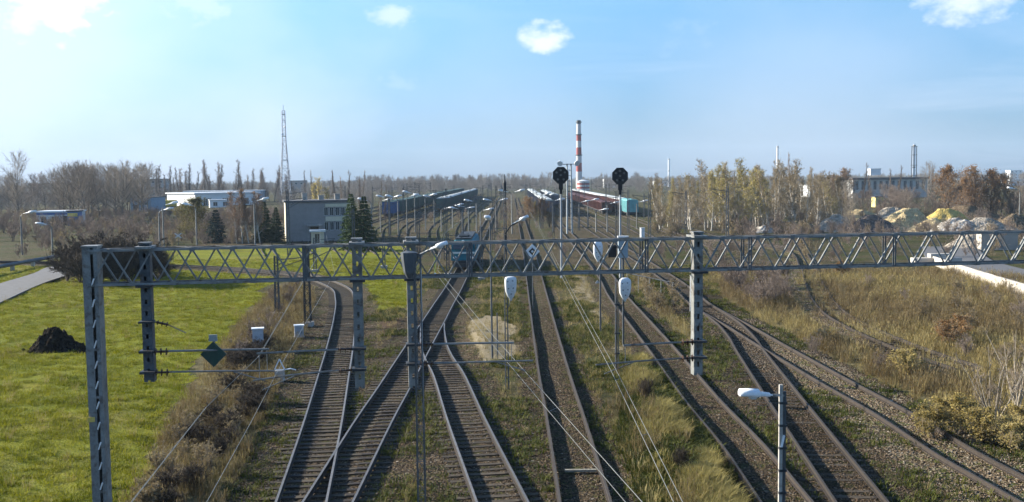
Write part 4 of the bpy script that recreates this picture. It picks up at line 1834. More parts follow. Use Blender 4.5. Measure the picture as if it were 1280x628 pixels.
# the big dark bush behind the left end of the gantry
for px, yb, yt, w in ((84, 350, 306, 1.2), (102, 353, 302, 1.3), (122, 355, 298, 1.3), (142, 354, 297, 1.3), (162, 355, 299, 1.3), (182, 353, 303, 1.25), (198, 350, 310, 1.1),
                      (112, 345, 300, 1.2), (152, 345, 298, 1.2), (132, 340, 296, 1.2)):
    plant_px('shrub_dark', px, yb, yt - 9, "dark tangled bush in the thicket behind the left end of the gantry", "dark thicket behind the gantry", w)
# birches and poplars on the right
for i in range(84):
    px = 818 + 240 * (i + random.random()) / 84
    k = random.random()
    key = 'birch_yellow' if (880 < px < 960 and k < .65) or k < .12 else 'birch'
    yb = random.uniform(268, 289)
    top = 226 + random.uniform(-9, 16) - (16 if 895 < px < 1000 else 8 if 850 < px < 1025 else 0)
    grp = "pale birch stand right of the signals" if px < 885 else "yellowing birch stand beyond the gantry"
    lab = "slim pale birch in the stand between the right-hand signal and the yellow birches" if px < 885 else \
        "slim %s birch in the yellowing stand, %s" % ("yellow-leaved" if key == 'birch_yellow' else "bare-twigged", "nearer the signals" if px < 945 else "towards the thin stack" if px < 1000 else "nearest the factory hall")
    plant_px(key, px, yb, top, lab, grp, random.uniform(.8, 1.5))
plant_px('poplar', 985, 262, 193, "tallest narrow poplar among the yellowing birches", None, .8)
for i in range(34):
    px = 812 + 250 * random.random()
    p = G(px, random.uniform(280, 300))
    plant(random.choice(('shrub', 'shrub_tan')), p[0], p[1], random.uniform(2.2, 4.2), "brown bush at the foot of the birch stands, %s" % ("below the pale birches" if px < 885 else "below the yellow birches" if px < 970 else "above the white rubble heap"), "bushes below the birches", 1.3)
for px, yt, k_ in ((662, 249, 'rust'), (670, 252, 'birch_yellow'), (679, 250, 'rust'), (687, 256, 'shrub_tan'), (652, 255, 'shrub'), (694, 262, 'shrub_tan')):
    plant_px(k_, px, 284, yt, "tan and russet tree in the clump left of the left-hand signal", "clump left of the left-hand signal", 1.0)
for i in range(26):
    px = random.uniform(462, 640)
    Yq = random.uniform(150, 250)
    p = D(px, 270, Yq)
    if min(dist_path(np.array([p[0]]), np.array([Yq]), q)[0] for q in YARD + [TD, T3]) < 2.0:
        continue
    plant(random.choice(('shrub', 'shrub_tan')), p[0], Yq, random.uniform(1.6, 3.2), "brown bush between the sidings before the green trains", "bushes between the sidings", 1.2)
for px, yt, key in ((1040, 222, 'rust'), (1062, 214, 'rust'), (1052, 224, 'olive'), (1078, 205, 'poplar'), (1090, 212, 'poplar'), (1113, 212, 'poplar'), (1121, 208, 'poplar'),
                    (1160, 205, 'bare'), (1166, 208, 'poplar')):
    p = D(px, yt, 300)
    plant(key, p[0], 300, p[2], "tree in the loose row before the white factory hall", "trees before the factory hall", .9)
plant_px('rust', 1186, 276, 212, "rust-topped round tree left of the gravel yard's right end", None, .95)
for px, yt in ((1222, 213), (1238, 216), (1252, 222), (1208, 225)):
    plant_px('rust', px, 274, yt, "rust-brown round tree in the group near the right edge", "rust trees near the right edge", .9)
for i in range(56):
    px = 1050 + 250 * random.random()
    p = G(px, random.uniform(262, 274))
    plant(random.choice(('bare_purple', 'shrub', 'bare')), p[0], p[1], random.uniform(4, 7.5), "brown bare tree in the belt behind the gravel heaps, %s" % ("left part" if px < 1140 else "middle part" if px < 1220 else "right part"), "tree belt behind the gravel heaps", 1.1)
plant_px('bare', 1062, 292, 246, "bare spreading tree standing among the gravel heaps", None, .9)
# scrub between the dark track and the field on the right
for i in range(30):
    px, yb = random.uniform(880, 985), random.uniform(340, 385)
    p = G(px, yb)
    if dist_path(np.array([p[0]]), np.array([p[1]]), T5)[0] < 3.2:
        continue
    plant('shrub', p[0], p[1], random.uniform(1.6, 3.0), "brown bare bush in the thicket beyond the dark track, %s" % ("left part" if px < 930 else "right part"), "thicket beyond the dark track", 1.2)
for i in range(16):
    px, yb = random.uniform(795, 862), random.uniform(352, 420)
    p = G(px, yb)
    if min(dist_path(np.array([p[0]]), np.array([p[1]]), q)[0] for q in (T4, T5)) < 1.9:
        continue
    plant('shrub_tan', p[0], p[1], random.uniform(1.2, 2.2), "tan feathery bush on the strip left of the right hanging post", "tan bushes left of the right hanging post", 1.2)
plant_px('whip', 1243, 528, 415, "bare multi-stemmed shrub with whitish stems at the right edge", None, 1.0)
plant_px('whip', 1272, 515, 395, "bare purplish shrub cut by the right edge of the picture", None, .9)
for px, yb, h in ((1165, 545, 1.3), (1195, 540, 1.6), (1225, 552, 1.4), (1268, 560, 1.3), (1132, 470, 1.5), (1290, 545, 1.5)):
    p = G(px, yb)
    plant('shrub_gold', p[0], p[1], h, "low golden bush beside the rightmost track", "golden bushes by the rightmost track", 1.3)
for px, yb in ((1183, 430), (1200, 424), (1052, 345)):
    p = G(px, yb)
    plant('shrub_rust', p[0], p[1], 1.7, "rust-coloured bush in the dry field on the right", "rust bushes in the dry field", 1.3)
for i in range(40):
    px, yb = random.uniform(1000, 1290), random.uniform(350, 470)
    p = G(px, yb)
    if dist_path(np.array([p[0]]), np.array([p[1]]), T7)[0] < 1.8:
        continue
    plant(random.choice(('shrub_tan', 'shrub_tan', 'shrub')), p[0], p[1], random.uniform(.9, 1.9), "thin tan bush growing in the dry field on the right, %s" % ("near the gantry" if yb < 390 else "near the right edge" if px > 1180 else "beside the abandoned track"), "tan bushes in the dry field", 1.3)
for px, yb, h, k in ((808, 503, 1.1, 'shrub_dark'), (852, 592, .9, 'shrub_dark')):
    p = G(px, yb)
    plant(k, p[0], p[1], h, "small black bush in the yellow grass, the %s one" % ("farther" if yb < 550 else "nearer"), None, .9)
for i in range(60):
    px = random.uniform(185, 335)
    yb = 628 - (px - 190) * 1.35 + random.uniform(-40, 60)
    p = G(px, min(640, yb))
    plant(random.choice(('shrub_tan', 'shrub_tan', 'shrub_dark', 'shrub_dark')), p[0], p[1], random.uniform(.5, 1.25), "small bare bramble on the bank beside the leftmost track, %s" % ("near the bottom edge" if yb > 560 else "below the diamond board" if yb > 470 else "by the grey relay cabinet"), "brambles on the lawn bank", 1.5)
for px, yb in ((362, 380), (350, 395), (335, 420), (372, 360), (318, 430), (300, 455), (340, 378)):
    p = G(px, yb)
    plant('shrub', p[0], p[1], random.uniform(1.2, 2.0), "reddish-brown bush beside the leftmost track's bend", "bushes at the leftmost track's bend", 1.2)


# ------------------------------------------------------------------ ground cover: tufts scattered as real blades
def tuft(name, seed, n, h0, h1, spread, w, m, lean=.5, heads=False):
    rng = np.random.default_rng(seed)
    V, Fq = [], []
    for i in range(n):
        a = rng.uniform(0, 6.283)
        r = spread * math.sqrt(rng.random())
        p = np.array([r * math.cos(a), r * math.sin(a), -.03])
        h = rng.uniform(h0, h1)
        a2 = a + rng.normal() * .8
        ln = np.array([math.cos(a2), math.sin(a2), 0]) * h * lean * rng.uniform(.2, 1.1)
        sd = np.array([-math.sin(a2), math.cos(a2), 0]) * w * rng.uniform(.7, 1.3)
        q = p + ln * .35 + np.array([0, 0, h * .62])
        e = p + ln + np.array([0, 0, h * (1 - .25 * lean)])
        b0 = len(V)
        V += [p - sd, p + sd, q + sd * .8, q - sd * .8, e + sd * .15, e - sd * .15]
        Fq += [(b0, b0 + 1, b0 + 2, b0 + 3), (b0 + 3, b0 + 2, b0 + 4, b0 + 5)]
        if heads and i % 3 == 0:
            hw = sd * 3
            b0 = len(V)
            V += [e - hw * .4, e + hw * .4, e + np.array([0, 0, .10]) + hw * .9, e + np.array([0, 0, .16])]
            Fq += [(b0, b0 + 1, b0 + 2, b0 + 3)]
    me = raw_mesh(name, np.array(V), np.array(Fq), m)
    return bpy.data.objects.new(name, me)


GR_LAWN = leaf_mat("grass_lawn", (.075, .098, .007), (.165, .18, .011), (.26, .245, .018), .35)
GR_DRY = leaf_mat("grass_dry", (.12, .09, .03), (.24, .185, .07), (.38, .31, .14), .3)
GR_TAN = leaf_mat("grass_brown", (.07, .05, .024), (.15, .108, .052), (.23, .175, .085), .25)
GR_GOLD = leaf_mat("grass_gold", (.17, .14, .045), (.27, .225, .075), (.34, .29, .11), .35)
GR_WEED = leaf_mat("weeds_green", (.03, .042, .008), (.06, .075, .014), (.11, .11, .024), .3)
src_lawn = [tuft("grass_tuft", i, 18, .05, .17, .17, .006, GR_LAWN, .8) for i in range(3)]
src_dry = [tuft("dry_tuft", 10 + i, 26, .25, .75, .2, .006, GR_DRY, .6, True) for i in range(3)]
src_tan = [tuft("brown_tuft", 20 + i, 26, .3, .9, .25, .006, GR_TAN, .5, True) for i in range(3)]
src_gold = [tuft("gold_tuft", 30 + i, 32, .22, .6, .24, .007, GR_GOLD, .7) for i in range(2)]
src_weed = [tuft("weed_tuft", 40 + i, 18, .05, .22, .18, .010, GR_WEED, .9) for i in range(3)]


def scatter(name, X, Y, srcs, s0, s1, label, cat):
    n = len(X)
    Z = ground_z(X, Y)
    me = bpy.data.meshes.new(name)
    me.vertices.add(n)
    me.vertices.foreach_set("co", np.stack([X, Y, Z], axis=1).astype(np.float32).ravel())
    rot = np.zeros((n, 3), np.float32)
    rot[:, 2] = RNG.uniform(0, 6.28, n)
    rot[:, 0] = RNG.normal(0, .08, n)
    a = me.attributes.new("rot", 'FLOAT_VECTOR', 'POINT')
    a.data.foreach_set("vector", rot.ravel())
    a = me.attributes.new("scl", 'FLOAT', 'POINT')
    a.data.foreach_set("value", RNG.uniform(s0, s1, n).astype(np.float32))
    a = me.attributes.new("pick", 'INT', 'POINT')
    a.data.foreach_set("value", RNG.integers(0, len(srcs), n).astype(np.int32))
    o = mesh_obj(name, me)
    tag(o, label, cat, None, "stuff")
    ng = bpy.data.node_groups.new(name + "_scatter", 'GeometryNodeTree')
    ng.interface.new_socket("Geometry", in_out='INPUT', socket_type='NodeSocketGeometry')
    ng.interface.new_socket("Geometry", in_out='OUTPUT', socket_type='NodeSocketGeometry')
    N = ng.nodes
    gi, go = N.new("NodeGroupInput"), N.new("NodeGroupOutput")
    ip = N.new("GeometryNodeInstanceOnPoints")
    jn = N.new("GeometryNodeJoinGeometry")
    for s in srcs:
        oi = N.new("GeometryNodeObjectInfo")
        oi.inputs["Object"].default_value = s
        oi.inputs["As Instance"].default_value = True
        ng.links.new(oi.outputs["Geometry"], jn.inputs[0])

    def named(nm, typ):
        q = N.new("GeometryNodeInputNamedAttribute")
        q.data_type = typ
        q.inputs[0].default_value = nm
        return q.outputs[0]
    ng.links.new(gi.outputs[0], ip.inputs["Points"])
    ng.links.new(jn.outputs[0], ip.inputs["Instance"])
    ip.inputs["Pick Instance"].default_value = True
    ng.links.new(named("pick", 'INT'), ip.inputs["Instance Index"])
    e2r = N.new("FunctionNodeEulerToRotation")
    ng.links.new(named("rot", 'FLOAT_VECTOR'), e2r.inputs[0])
    ng.links.new(e2r.outputs[0], ip.inputs["Rotation"])
    ng.links.new(named("scl", 'FLOAT'), ip.inputs["Scale"])
    ng.links.new(ip.outputs[0], go.inputs[0])
    md = o.modifiers.new("scatter", 'NODES')
    md.node_group = ng
    return o


def rand_pts(n, x0_, x1_, y0_, y1_):
    X = RNG.uniform(x0_, x1_, n)
    Y = RNG.uniform(y0_, y1_, n)
    z = zone(X, Y)
    dm = np.full(n, 1e9)
    for q in COARSE[:7]:
        dm = np.minimum(dm, dist_path(X, Y, q))
    inview = np.abs(X) < Y * 0.56 + 3
    return X, Y, z, dm, inview


X, Y, z, dm, iv = rand_pts(230000, -62, -5, 22, 125)
cl_ = np.clip((fbm(X * 2.3, Y * 2.3) - .36) * 5, .08, 1)
k = (z[0] > .5) & iv & (dm > 2) & (RNG.random(len(X)) < np.clip(45 / Y, .14, 1) * cl_)
scatter("grass", X[k], Y[k], src_lawn, .7, 1.9, "short bright green grass of the lawn on the left", "grass")
k &= RNG.random(len(X)) < .05
scatter("lawn_weeds", X[k], Y[k], src_weed + src_dry[:1], .35, .9, "darker weeds and straw tufts scattered over the lawn", "weeds")
X, Y, z, dm, iv = rand_pts(70000, 3.5, 60, 24, 120)
big = fbm(X * .12 + 4, Y * .12) + RNG.normal(0, .09, len(X)) > .505
p_ = np.clip(55 / Y, .2, 1)
d7 = dist_path(X, Y, COARSE[7])
o7 = dist_path(X, Y, offset(COARSE[7], -1.5))
k = (z[1] > .5) & iv & (dm > 1.1 + .7 * (X < 10)) & ((X > 10) | (Y > 60) | (RNG.random(len(X)) < .35)) & (RNG.random(len(X)) < p_ * .55 * np.where(o7 < .75, .06, np.where(d7 < 1.0, .4, 1)))
k1 = k & big
scatter("dry_grass", X[k1], Y[k1], src_dry, .6, 1.25, "straw-coloured dry grass of the field on the right", "grass")
k2 = k & ~big
scatter("brown_weeds", X[k2], Y[k2], src_tan, .6, 1.2, "brown withered weeds of the field on the right", "weeds")
X, Y, z, dm, iv = rand_pts(30000, 4, 9, 26, 60)
gp = np.clip((fbm(X * .7 + 2, Y * .45 + 6) - .36) * 7, 0, .95) * np.clip((X - 5.2 + RNG.normal(0, .5, len(X))) / 1.2, 0, 1)
k = inside(X, Y, DRY1) & (dm > 1.45) & (RNG.random(len(X)) < gp)
kw = inside(X, Y, DRY1) & (dm > 1.0) & (RNG.random(len(X)) > gp) & (RNG.random(len(X)) < .5)
scatter("green_weeds", X[kw], Y[kw], src_weed, .8, 2.2, "green weeds mixed into the yellow grass strip", "weeds")
scatter("yellow_grass", X[k], Y[k], src_gold, .6, 1.2, "tall yellow grass between the straight track and the rusty track", "grass")
X, Y, z, dm, iv = rand_pts(60000, -26, -6, 22, 95)
k = inside(X, Y, DRY4) & ~inside(X, Y, GRAV) & (dm > 2.4) & (RNG.random(len(X)) < .34)
scatter("withered_bank_grass", X[k], Y[k], src_dry[:1] + src_tan + src_weed, .4, .95, "withered grass on the bank between lawn and leftmost track", "grass")
X, Y, z, dm, iv = rand_pts(80000, -12, 26, 24, 110)
wz = fbm(X * .3 + 9, Y * .3 + 2)
k = iv & (z[0] < .5) & (z[1] < .5) & (dm > .9) & (RNG.random(len(X)) < np.clip((wz - .36) * 5, 0, 1) * np.where(z[2] > .5, .42, 1.0)) & (z[3] < .5)
scatter("green_weeds", X[k], Y[k], src_weed, .6, 1.7, "low green weeds growing between the tracks", "weeds")
k = iv & (z[1] < .5) & (z[0] < .5) & (dm > 1.2) & (dm < 4.5) & (z[2] < .7) & (RNG.random(len(X)) < .16)
scatter("pale_tufts", X[k], Y[k], src_dry, .25, .6, "small pale tufts of dry grass on the ground between the tracks", "grass")

# low brown scrub filling the waste ground in the middle distance
SCR = [bpy.data.objects.new("scrub", TREES[k_][i_][1]) for k_, i_ in (('shrub', 0), ('shrub', 1), ('shrub', 2), ('shrub_tan', 0))]
def scrub_pts(n, x0_, x1_, y0_, y1_, thr):
    X, Y, z, dm, iv = rand_pts(n, x0_, x1_, y0_, y1_)
    q = fbm(X * .05 + 3, Y * .03 + 8)
    for yp in YARD:
        dm = np.minimum(dm, dist_path(X, Y, yp))
    k = (q > thr) & (dm > 2.6) & (z[0] < .5) & (np.abs(X) < Y * .56 + 5)
    return X[k], Y[k]
X, Y = scrub_pts(1500, -150, -42, 128, 300, .40)
scatter("scrub", X, Y, SCR, .35, 1.05, "low brown scrub on the waste ground left of the freight yard", "scrub")
X, Y = scrub_pts(1300, 14, 150, 108, 260, .38)
scatter("scrub", X, Y, SCR, .3, .95, "low brown scrub on the waste ground right of the freight yard", "scrub")
X, Y = scrub_pts(2600, -46, 36, 116, 420, .40)
scatter("scrub", X, Y, SCR, .18, .7, "low brown scrub between the freight yard sidings", "scrub")

# loose ballast stones
def stone(seed, m):
    rng = np.random.default_rng(seed)
    V = np.array([(1, 0, 0), (-1, 0, 0), (0, 1, 0), (0, -1, 0), (0, 0, 1), (0, 0, -1)], float) * rng.uniform(.6, 1.1, (6, 1)) + rng.normal(0, .15, (6, 3))
    V[:, 2] *= .75
    Fq = np.array([(0, 2, 4), (2, 1, 4), (1, 3, 4), (3, 0, 4), (2, 0, 5), (1, 2, 5), (3, 1, 5), (0, 3, 5)])
    return bpy.data.objects.new("stone", raw_mesh("stone", V, Fq, m))


S_BROWN = mat("stone_brown", (.078, .053, .032), .9, .3, 3.0, rnd=.7)
S_DARKB = mat("stone_dark", (.035, .026, .018), .9, .3, 3.0, rnd=.5)
S_PALE = mat("stone_pale", (.155, .125, .09), .9, .25, 3.0, rnd=.4)
st_src = [stone(1, S_BROWN), stone(2, S_BROWN), stone(3, S_DARKB), stone(4, S_DARKB), stone(5, S_BROWN)]
X, Y, z, dm, iv = rand_pts(210000, -14, 26, 26, 75)
k = iv & (z[2] > .45) & (RNG.random(len(X)) < np.clip(38 / Y, .25, 1)) & (z[4] < .4)
scatter("ballast_stones", X[k], Y[k], st_src, .028, .062, "brown and dark loose ballast stones along the tracks", "gravel")
k = iv & (((z[4] > .25) & (RNG.random(len(X)) < .7)) | ((z[2] > .3) & (RNG.random(len(X)) < .015)))
scatter("pale_stones", X[k], Y[k], [stone(6, S_PALE), stone(7, S_PALE), stone(8, S_BROWN)], .03, .07, "pale loose gravel on the rightmost track", "gravel")

# ------------------------------------------------------------------ buildings


def window_mesh(w, h, bars=1):
    b = MB()
    fw = max(.05, w * .06)
    for s in (-1, 1):
        b.box((s * (w / 2 - fw / 2), 0, 0), (fw, .08, h))
        b.box((0, 0, s * (h / 2 - fw / 2)), (w - 2 * fw, .08, fw))
    for i in range(bars):
        b.box((-w / 2 + w * (i + 1) / (bars + 1), 0, 0), (fw * .8, .07, h - 2 * fw))
    return b


WM = {}


def window(parent, x, y, z, w, h, rz=0.0, bars=1, frame=None, name="window"):
    k = (w, h, bars)
    if k not in WM:
        f = window_mesh(w, h, bars).mesh("window", frame or mat("window_frame", (.6, .6, .58), .6, .1))
        g = MB().box((0, .02, 0), (w * .97, .02, h * .97)).mesh("pane", M_GLASS)
        WM[k] = (f, g)
    o = mesh_obj(name, WM[k][0], parent, (x, y, z))
    o.rotation_euler = (0, 0, rz)
    mesh_obj("pane", WM[k][1], o)
    return o


def wall_with_openings(b, x0_, x1_, z0, z1, y, th, ops):
    """wall in the xz plane at depth y..y+th with rectangular openings (x, z, w, h)"""
    xs = sorted({x0_, x1_, *[o[0] - o[2] / 2 for o in ops], *[o[0] + o[2] / 2 for o in ops]})
    zs_ = sorted({z0, z1, *[o[1] - o[3] / 2 for o in ops], *[o[1] + o[3] / 2 for o in ops]})
    for xa, xb in zip(xs, xs[1:]):
        run = None
        for za, zb in zip(zs_, zs_[1:]):
            cx, cz = (xa + xb) / 2, (za + zb) / 2
            solid = not any(abs(cx - o[0]) < o[2] / 2 and abs(cz - o[1]) < o[3] / 2 for o in ops)
            if solid:
                run = (za, zb) if run is None else (run[0], zb)
            if (not solid or zb == zs_[-1]) and run is not None:
                b.box(((xa + xb) / 2, y + th / 2, (run[0] + run[1]) / 2), (xb - xa, th, run[1] - run[0]))
                run = None
    return b


def building(name, label, loc, rz, W, Dp, H, wallm, roofm, ops=(), bars=1, cat="building", roof_over=.25, roof_h=.3, side_ops=()):
    r = empty(name, loc, rz)
    tag(r, label, cat)
    b = MB()
    wall_with_openings(b, 0, W, 0, H, 0, .3, list(ops))
    b.box((.15, Dp / 2, H / 2), (.3, Dp - .6, H))
    b.box((W - .15, Dp / 2, H / 2), (.3, Dp - .6, H))
    b.box((W / 2, Dp - .15, H / 2), (W, .3, H))
    b.build("wall", wallm, r)
    b = MB()
    b.box((W / 2, Dp / 2, H + roof_h / 2 + .003), (W + 2 * roof_over, Dp + 2 * roof_over, roof_h))
    rf = b.build("roof", roofm, r)
    for o in ops:
        if len(o) > 4 and o[4] == 'door':
            q = MB()
            q.box((o[0], .18, o[1]), (o[2], .08, o[3]))
            dd = q.build("door", mat("door_brown", (.09, .06, .045), .6, .2), r)
            MB().box((o[0] + o[2] * .35, .12, o[1]), (.05, .06, .15)).build("handle", M_STEEL, dd)
        else:
            window(r, o[0], .16, o[1], o[2], o[3], 0, bars)
    return r, rf


M_RENDER = mat("grey_render", (.30, .28, .27), .9, .12, 1.2, (.22, .21, .20), .4)
M_CREAM = mat("cream_render", (.62, .56, .42), .85, .1, 1.0, (.45, .40, .32), .35)
M_ROOFD = mat("dark_roof_felt", (.09, .09, .095), .85, .2, 1.5)
M_ROOFL = mat("light_metal_roof", (.66, .68, .70), .45, .08, .8, (.5, .5, .5), .3)
M_WALLW = mat("white_cladding", (.72, .73, .74), .6, .06, .6, (.5, .5, .5), .25)
M_WALLB = mat("blue_grey_cladding", (.24, .30, .37), .6, .1, .8)

c = G(358, 302, 0)
c2 = D(432, 302, c[1])
Wb = (c2[0] - c[0]) * 1.12
ops = [(Wb * .42, 1.15, 1.3, 2.3, 'door')]
for i in range(5):
    for z in (4.75, 2.4):
        ops.append((Wb * .60 + i * (Wb * .085), z, Wb * .06, 1.35))
off_b, rf = building("office_building", "grey two-storey flat-roofed office building left of the two dark conifers", (c[0], c[1], -.1), math.radians(14), Wb, 9.5, 6.3,
                     M_RENDER, M_ROOFD, ops)
for x, s in ((Wb * .3, 1.1), (Wb * .55, .7), (Wb * .8, .9)):
    MB().box((x, 4, 6.6 + s / 2), (.8, .8, s)).box((x, 4, 6.62 + s), (1.0, 1.0, .1)).build("chimney", M_CONC, rf)
b = MB()
b.box((Wb * .8, -.02, 3.58), (Wb * .42, .06, .75))
b.build("panel_band", M_CREAM, off_b)
b = MB()
b.box((Wb * .8, -.02, 5.75), (Wb * .42, .06, .5))
b.build("panel_band", M_CREAM, off_b)
b = MB()
b.box((Wb * .42, -.9, 2.6), (2.4, 1.8, .15)).box((Wb * .42 - 1.1, -1.7, 1.25), (.12, .12, 2.55)).box((Wb * .42 + 1.1, -1.7, 1.25), (.12, .12, 2.55))
b.build("porch", M_CONC, off_b)
MB().box((-.004, 4.5, 3.15), (.02, 8.8, 6.2)).build("sunlit_gable", M_CREAM, off_b)  # sunlight on the gable put into its colour: cream sheet over grey wall
# small yellow hut in front
c = G(402, 303, 0)
hut, _ = building("small_hut", "small pale yellow hut on the lawn before the office building", (c[0] - .4, c[1] - 6, -.1), 0.2, 1.9, 1.8, 2.0, M_CREAM, M_ROOFL, [(.9, 1.0, .8, 1.5)], cat="hut")

# white hall, left
c = D(244, 247, 395)
hall, _ = building("white_hall", "long white hall with pale roof on the left skyline", (c[0], 395, -.2), math.radians(40), 27, 29, 4.9, M_WALLW, M_ROOFL, [(x, 1.7, 3.5, 3.0) for x in (5, 13, 21)], 3, roof_over=.6, roof_h=.5)
c = D(262, 249, 372)
building("white_shed", "small white shed in front of the white hall", (c[0], 372, -.2), .35, 6, 5, 2.8, M_WALLW, M_ROOFL, [(2, 1.4, 1.6, 1.6), (5.5, 1.4, 1.6, 1.6)], cat="shed")
c = D(262, 249, 470)
building("grey_hall", "low blue-grey hall with light roof right behind the white hall", (c[0] - 4, 445, -.2), .1, 34, 14, 5.4, M_WALLB, M_ROOFL, [(x, 2.8, 3, 1.4) for x in (4, 10, 16, 22, 28)], 2)
c = D(163, 256, 330)
building("blue_grey_shed", "blue-grey shed with flat roof beside the bare grove on the left", (c[0], 330, -.2), -.2, 7.4, 9, 4.8, M_WALLB, M_ROOFD, [(1.8, 1.3, 1.8, 2.4, 'door'), (5.2, 2.8, 1.6, 1.0)], cat="shed")
for i, (px, yb, Y, w, l) in enumerate(((199, 250, 385, 4.6, "yellow container at the left, nearest the blue-grey shed"), (210, 250, 388, 4.2, "yellow container right beside the white hall's left wall"))):
    c = D(px - 4, yb, Y)
    r = empty("container", (c[0], Y, -.1), .2)
    tag(r, l, "container")
    MB().box((w / 2, 1.2, 1.5), (w, 2.4, 2.4)).build("body", mat("container_yellow", (.62, .46, .07), .6, .12), r)
    for k_ in range(7):
        MB().box((w * (k_ + .5) / 7, -.03, 1.5), (.12, .06, 2.3)).build("rib", MATS["container_yellow"], r)
    MB().box((w / 2, 1.2, .2), (w + .1, 2.5, .2)).build("base_frame", M_DARK, r)
# far flats on the left
c = D(34, 228, 520)
fl, _ = building("apartment_block", "pale yellow apartment block half hidden by trees at the far left", (c[0], 520, -.2), .05, 17, 10, 9.5, M_CREAM, M_ROOFD,
                 [(1.6 + i * 2.3, z, 1.3, 1.3) for i in range(7) for z in (1.8, 4.6, 7.4)])
# low blue and white workshop
c = D(46, 277, 232)
ws, _ = building("workshop", "low white and blue workshop beyond the left sidings", (c[0], 232, -.2), .08, 8.6, 7, 3.2, M_WALLW, M_ROOFL, [(1.5, 1.4, 1.4, 1.6), (4, 1.4, 1.4, 1.6), (6.6, 1.2, 1.6, 2.3, 'door')], cat="workshop")
MB().box((4.3, -.02, 2.85), (8.6, .05, .5)).build("blue_band", mat("blue_paint", (.06, .14, .34), .5, .15), ws)
c = D(90, 277, 228)
kb, _ = building("kiosk", "small blue and yellow kiosk right of the white and blue workshop", (c[0] - 1, 228, -.2), .1, 2.3, 3, 3.4, MATS["blue_paint"], M_ROOFD, [(1.1, 1.3, 1.2, 1.4)], cat="kiosk")
MB().box((1.15, -.03, 2.7), (2.2, .06, .8)).build("sign_panel", M_YELLOW, kb)
# factory, right
c = D(1066, 251, 400)
fw_ = 29
fac, rf = building("factory_hall", "long white factory hall with dark flat roof at the right", (c[0], 400, -.2), -.06, fw_, 14, 7.4, mat("factory_render", (.46, .45, .43), .8, .12, .8, (.3, .29, .27), .5), M_ROOFD,
                   [(1.6 + i * 2.35, 5.1, 1.3, 3.6) for i in range(12)] + [(6, 1.4, 2.5, 2.6, 'door'), (20, 1.4, 2.5, 2.6, 'door')], 1, cat="factory", roof_over=.5, roof_h=.8)
MB().box((10, 6, 10.4), (4, 4, 2.4)).box((10, 6, 11.7), (4.3, 4.3, .2)).build("roof_plant_room", M_WALLW, rf)
c = D(1094, 263, 290)
building("yellow_hut", "small yellow hut in front of the factory hall", (c[0], 290, -.2), .1, 2.5, 2.5, 3.0, mat("yellow_render", (.62, .52, .2), .8, .1), M_ROOFD, [(1.2, 1.1, .9, 2.0, 'door')], cat="hut")
c = D(1012, 246, 420)
building("white_house", "small white house between the birches and the factory", (c[0], 420, -.2), .3, 6.5, 7, 5.0, M_WALLW, M_ROOFL, [(1.6, 3.6, 1.1, 1.2), (4.6, 3.6, 1.1, 1.2), (1.6, 1.3, 1.1, 1.2), (4.6, 1.3, 1.1, 2.2, 'door')], cat="house")
# far town
far_list = [(1263, 1278, 213, 1250, "white high-rise at the far right edge"), (1196, 1210, 219, 1300, "pale block left of the rust trees at far right"),
            (1212, 1232, 221, 1350, "low pale block on the right skyline between rust trees"), (1240, 1256, 219, 1500, "farther pale block just left of the white high-rise"),
            (1262, 1284, 228, 700, "white terrace below the high-rise at the right edge"),
            (755, 778, 224, 900, "pale stepped building behind the right-hand signal"), (655, 690, 226, 1200, "long low white hall on the horizon left of the signals"),
            (440, 480, 226, 900, "long pinkish apartment block on the left-centre horizon"), (484, 512, 227, 920, "pale apartment block on the horizon above the green wagons"),
            (360, 380, 226, 800, "grey block just right of the lattice tower's foot"), (168, 205, 224, 640, "dark grey block on the skyline left of the poplars"),
            (818, 840, 226, 1000, "pale low hall on the horizon left of the birches")]
for (xa, xb, yt, Y, lab) in far_list:
    a, c = D(xa, yt, Y), D(xb, yt, Y)
    H = max(4.5, a[2])
    W = c[0] - a[0]
    nfl = max(1, int(H / 3.2))
    nw_ = max(3, int(W / 4))
    ops = [(W * (i + .5) / nw_, H * (k_ + .55) / nfl, min(1.9, W / nw_ * .55), min(1.5, H / nfl * .5)) for i in range(nw_) for k_ in range(nfl)]
    wm = M_WALLW if 'white' in lab or 'pale' in lab else (mat("pinkish_render", (.58, .48, .44), .85, .08) if 'pink' in lab else M_RENDER)
    building("apartment_block" if H > 8 else "low_hall", lab, (a[0], Y, -.3), 0.0, W, 12, H, wm, M_ROOFL if 'white' in lab else M_ROOFD, ops, 0)

# ------------------------------------------------------------------ chimney, tower, stacks
M_CHW = mat("chimney_white", (.52, .50, .49), .8, .08, .4, (.5, .48, .46), .4)
M_CHR = mat("chimney_red", (.30, .065, .055), .8, .15, .4, (.3, .07, .05), .4)
Yc = 600
c = D(724, 242, Yc)
zt = D(724, 150, Yc)[2]
ch = empty("striped_chimney", (c[0], Yc, -.3))
tag(ch, "tall red and white banded factory chimney between the two signals", "chimney")
bands = [(0, .30, 'w'), (.30, .42, 'r'), (.42, .52, 'w'), (.52, .63, 'r'), (.63, .72, 'w'), (.72, .80, 'r'), (.80, .95, 'w'), (.95, 1.0, 'd')]
for a, e, kx in bands:
    r0, r1 = 2.0 - .75 * a, 2.0 - .75 * e
    MB().lathe([(r0, zt * a), (r1, zt * e)], 20, (0, 0, 1)).build("band", {'w': M_CHW, 'r': M_CHR, 'd': M_DARK}[kx], ch)
for a in (.52, .80, .97):
    MB().lathe([(2.05 - .75 * a, zt * a - .15), (2.5 - .75 * a, zt * a), (2.5 - .75 * a, zt * a + .5), (2.05 - .75 * a, zt * a + .5)], 16, (0, 0, 1)).build("gallery", M_STEELD, ch)
c2 = D(729, 244, 575)
bs = empty("banded_tank", (c2[0], 575, -.3))
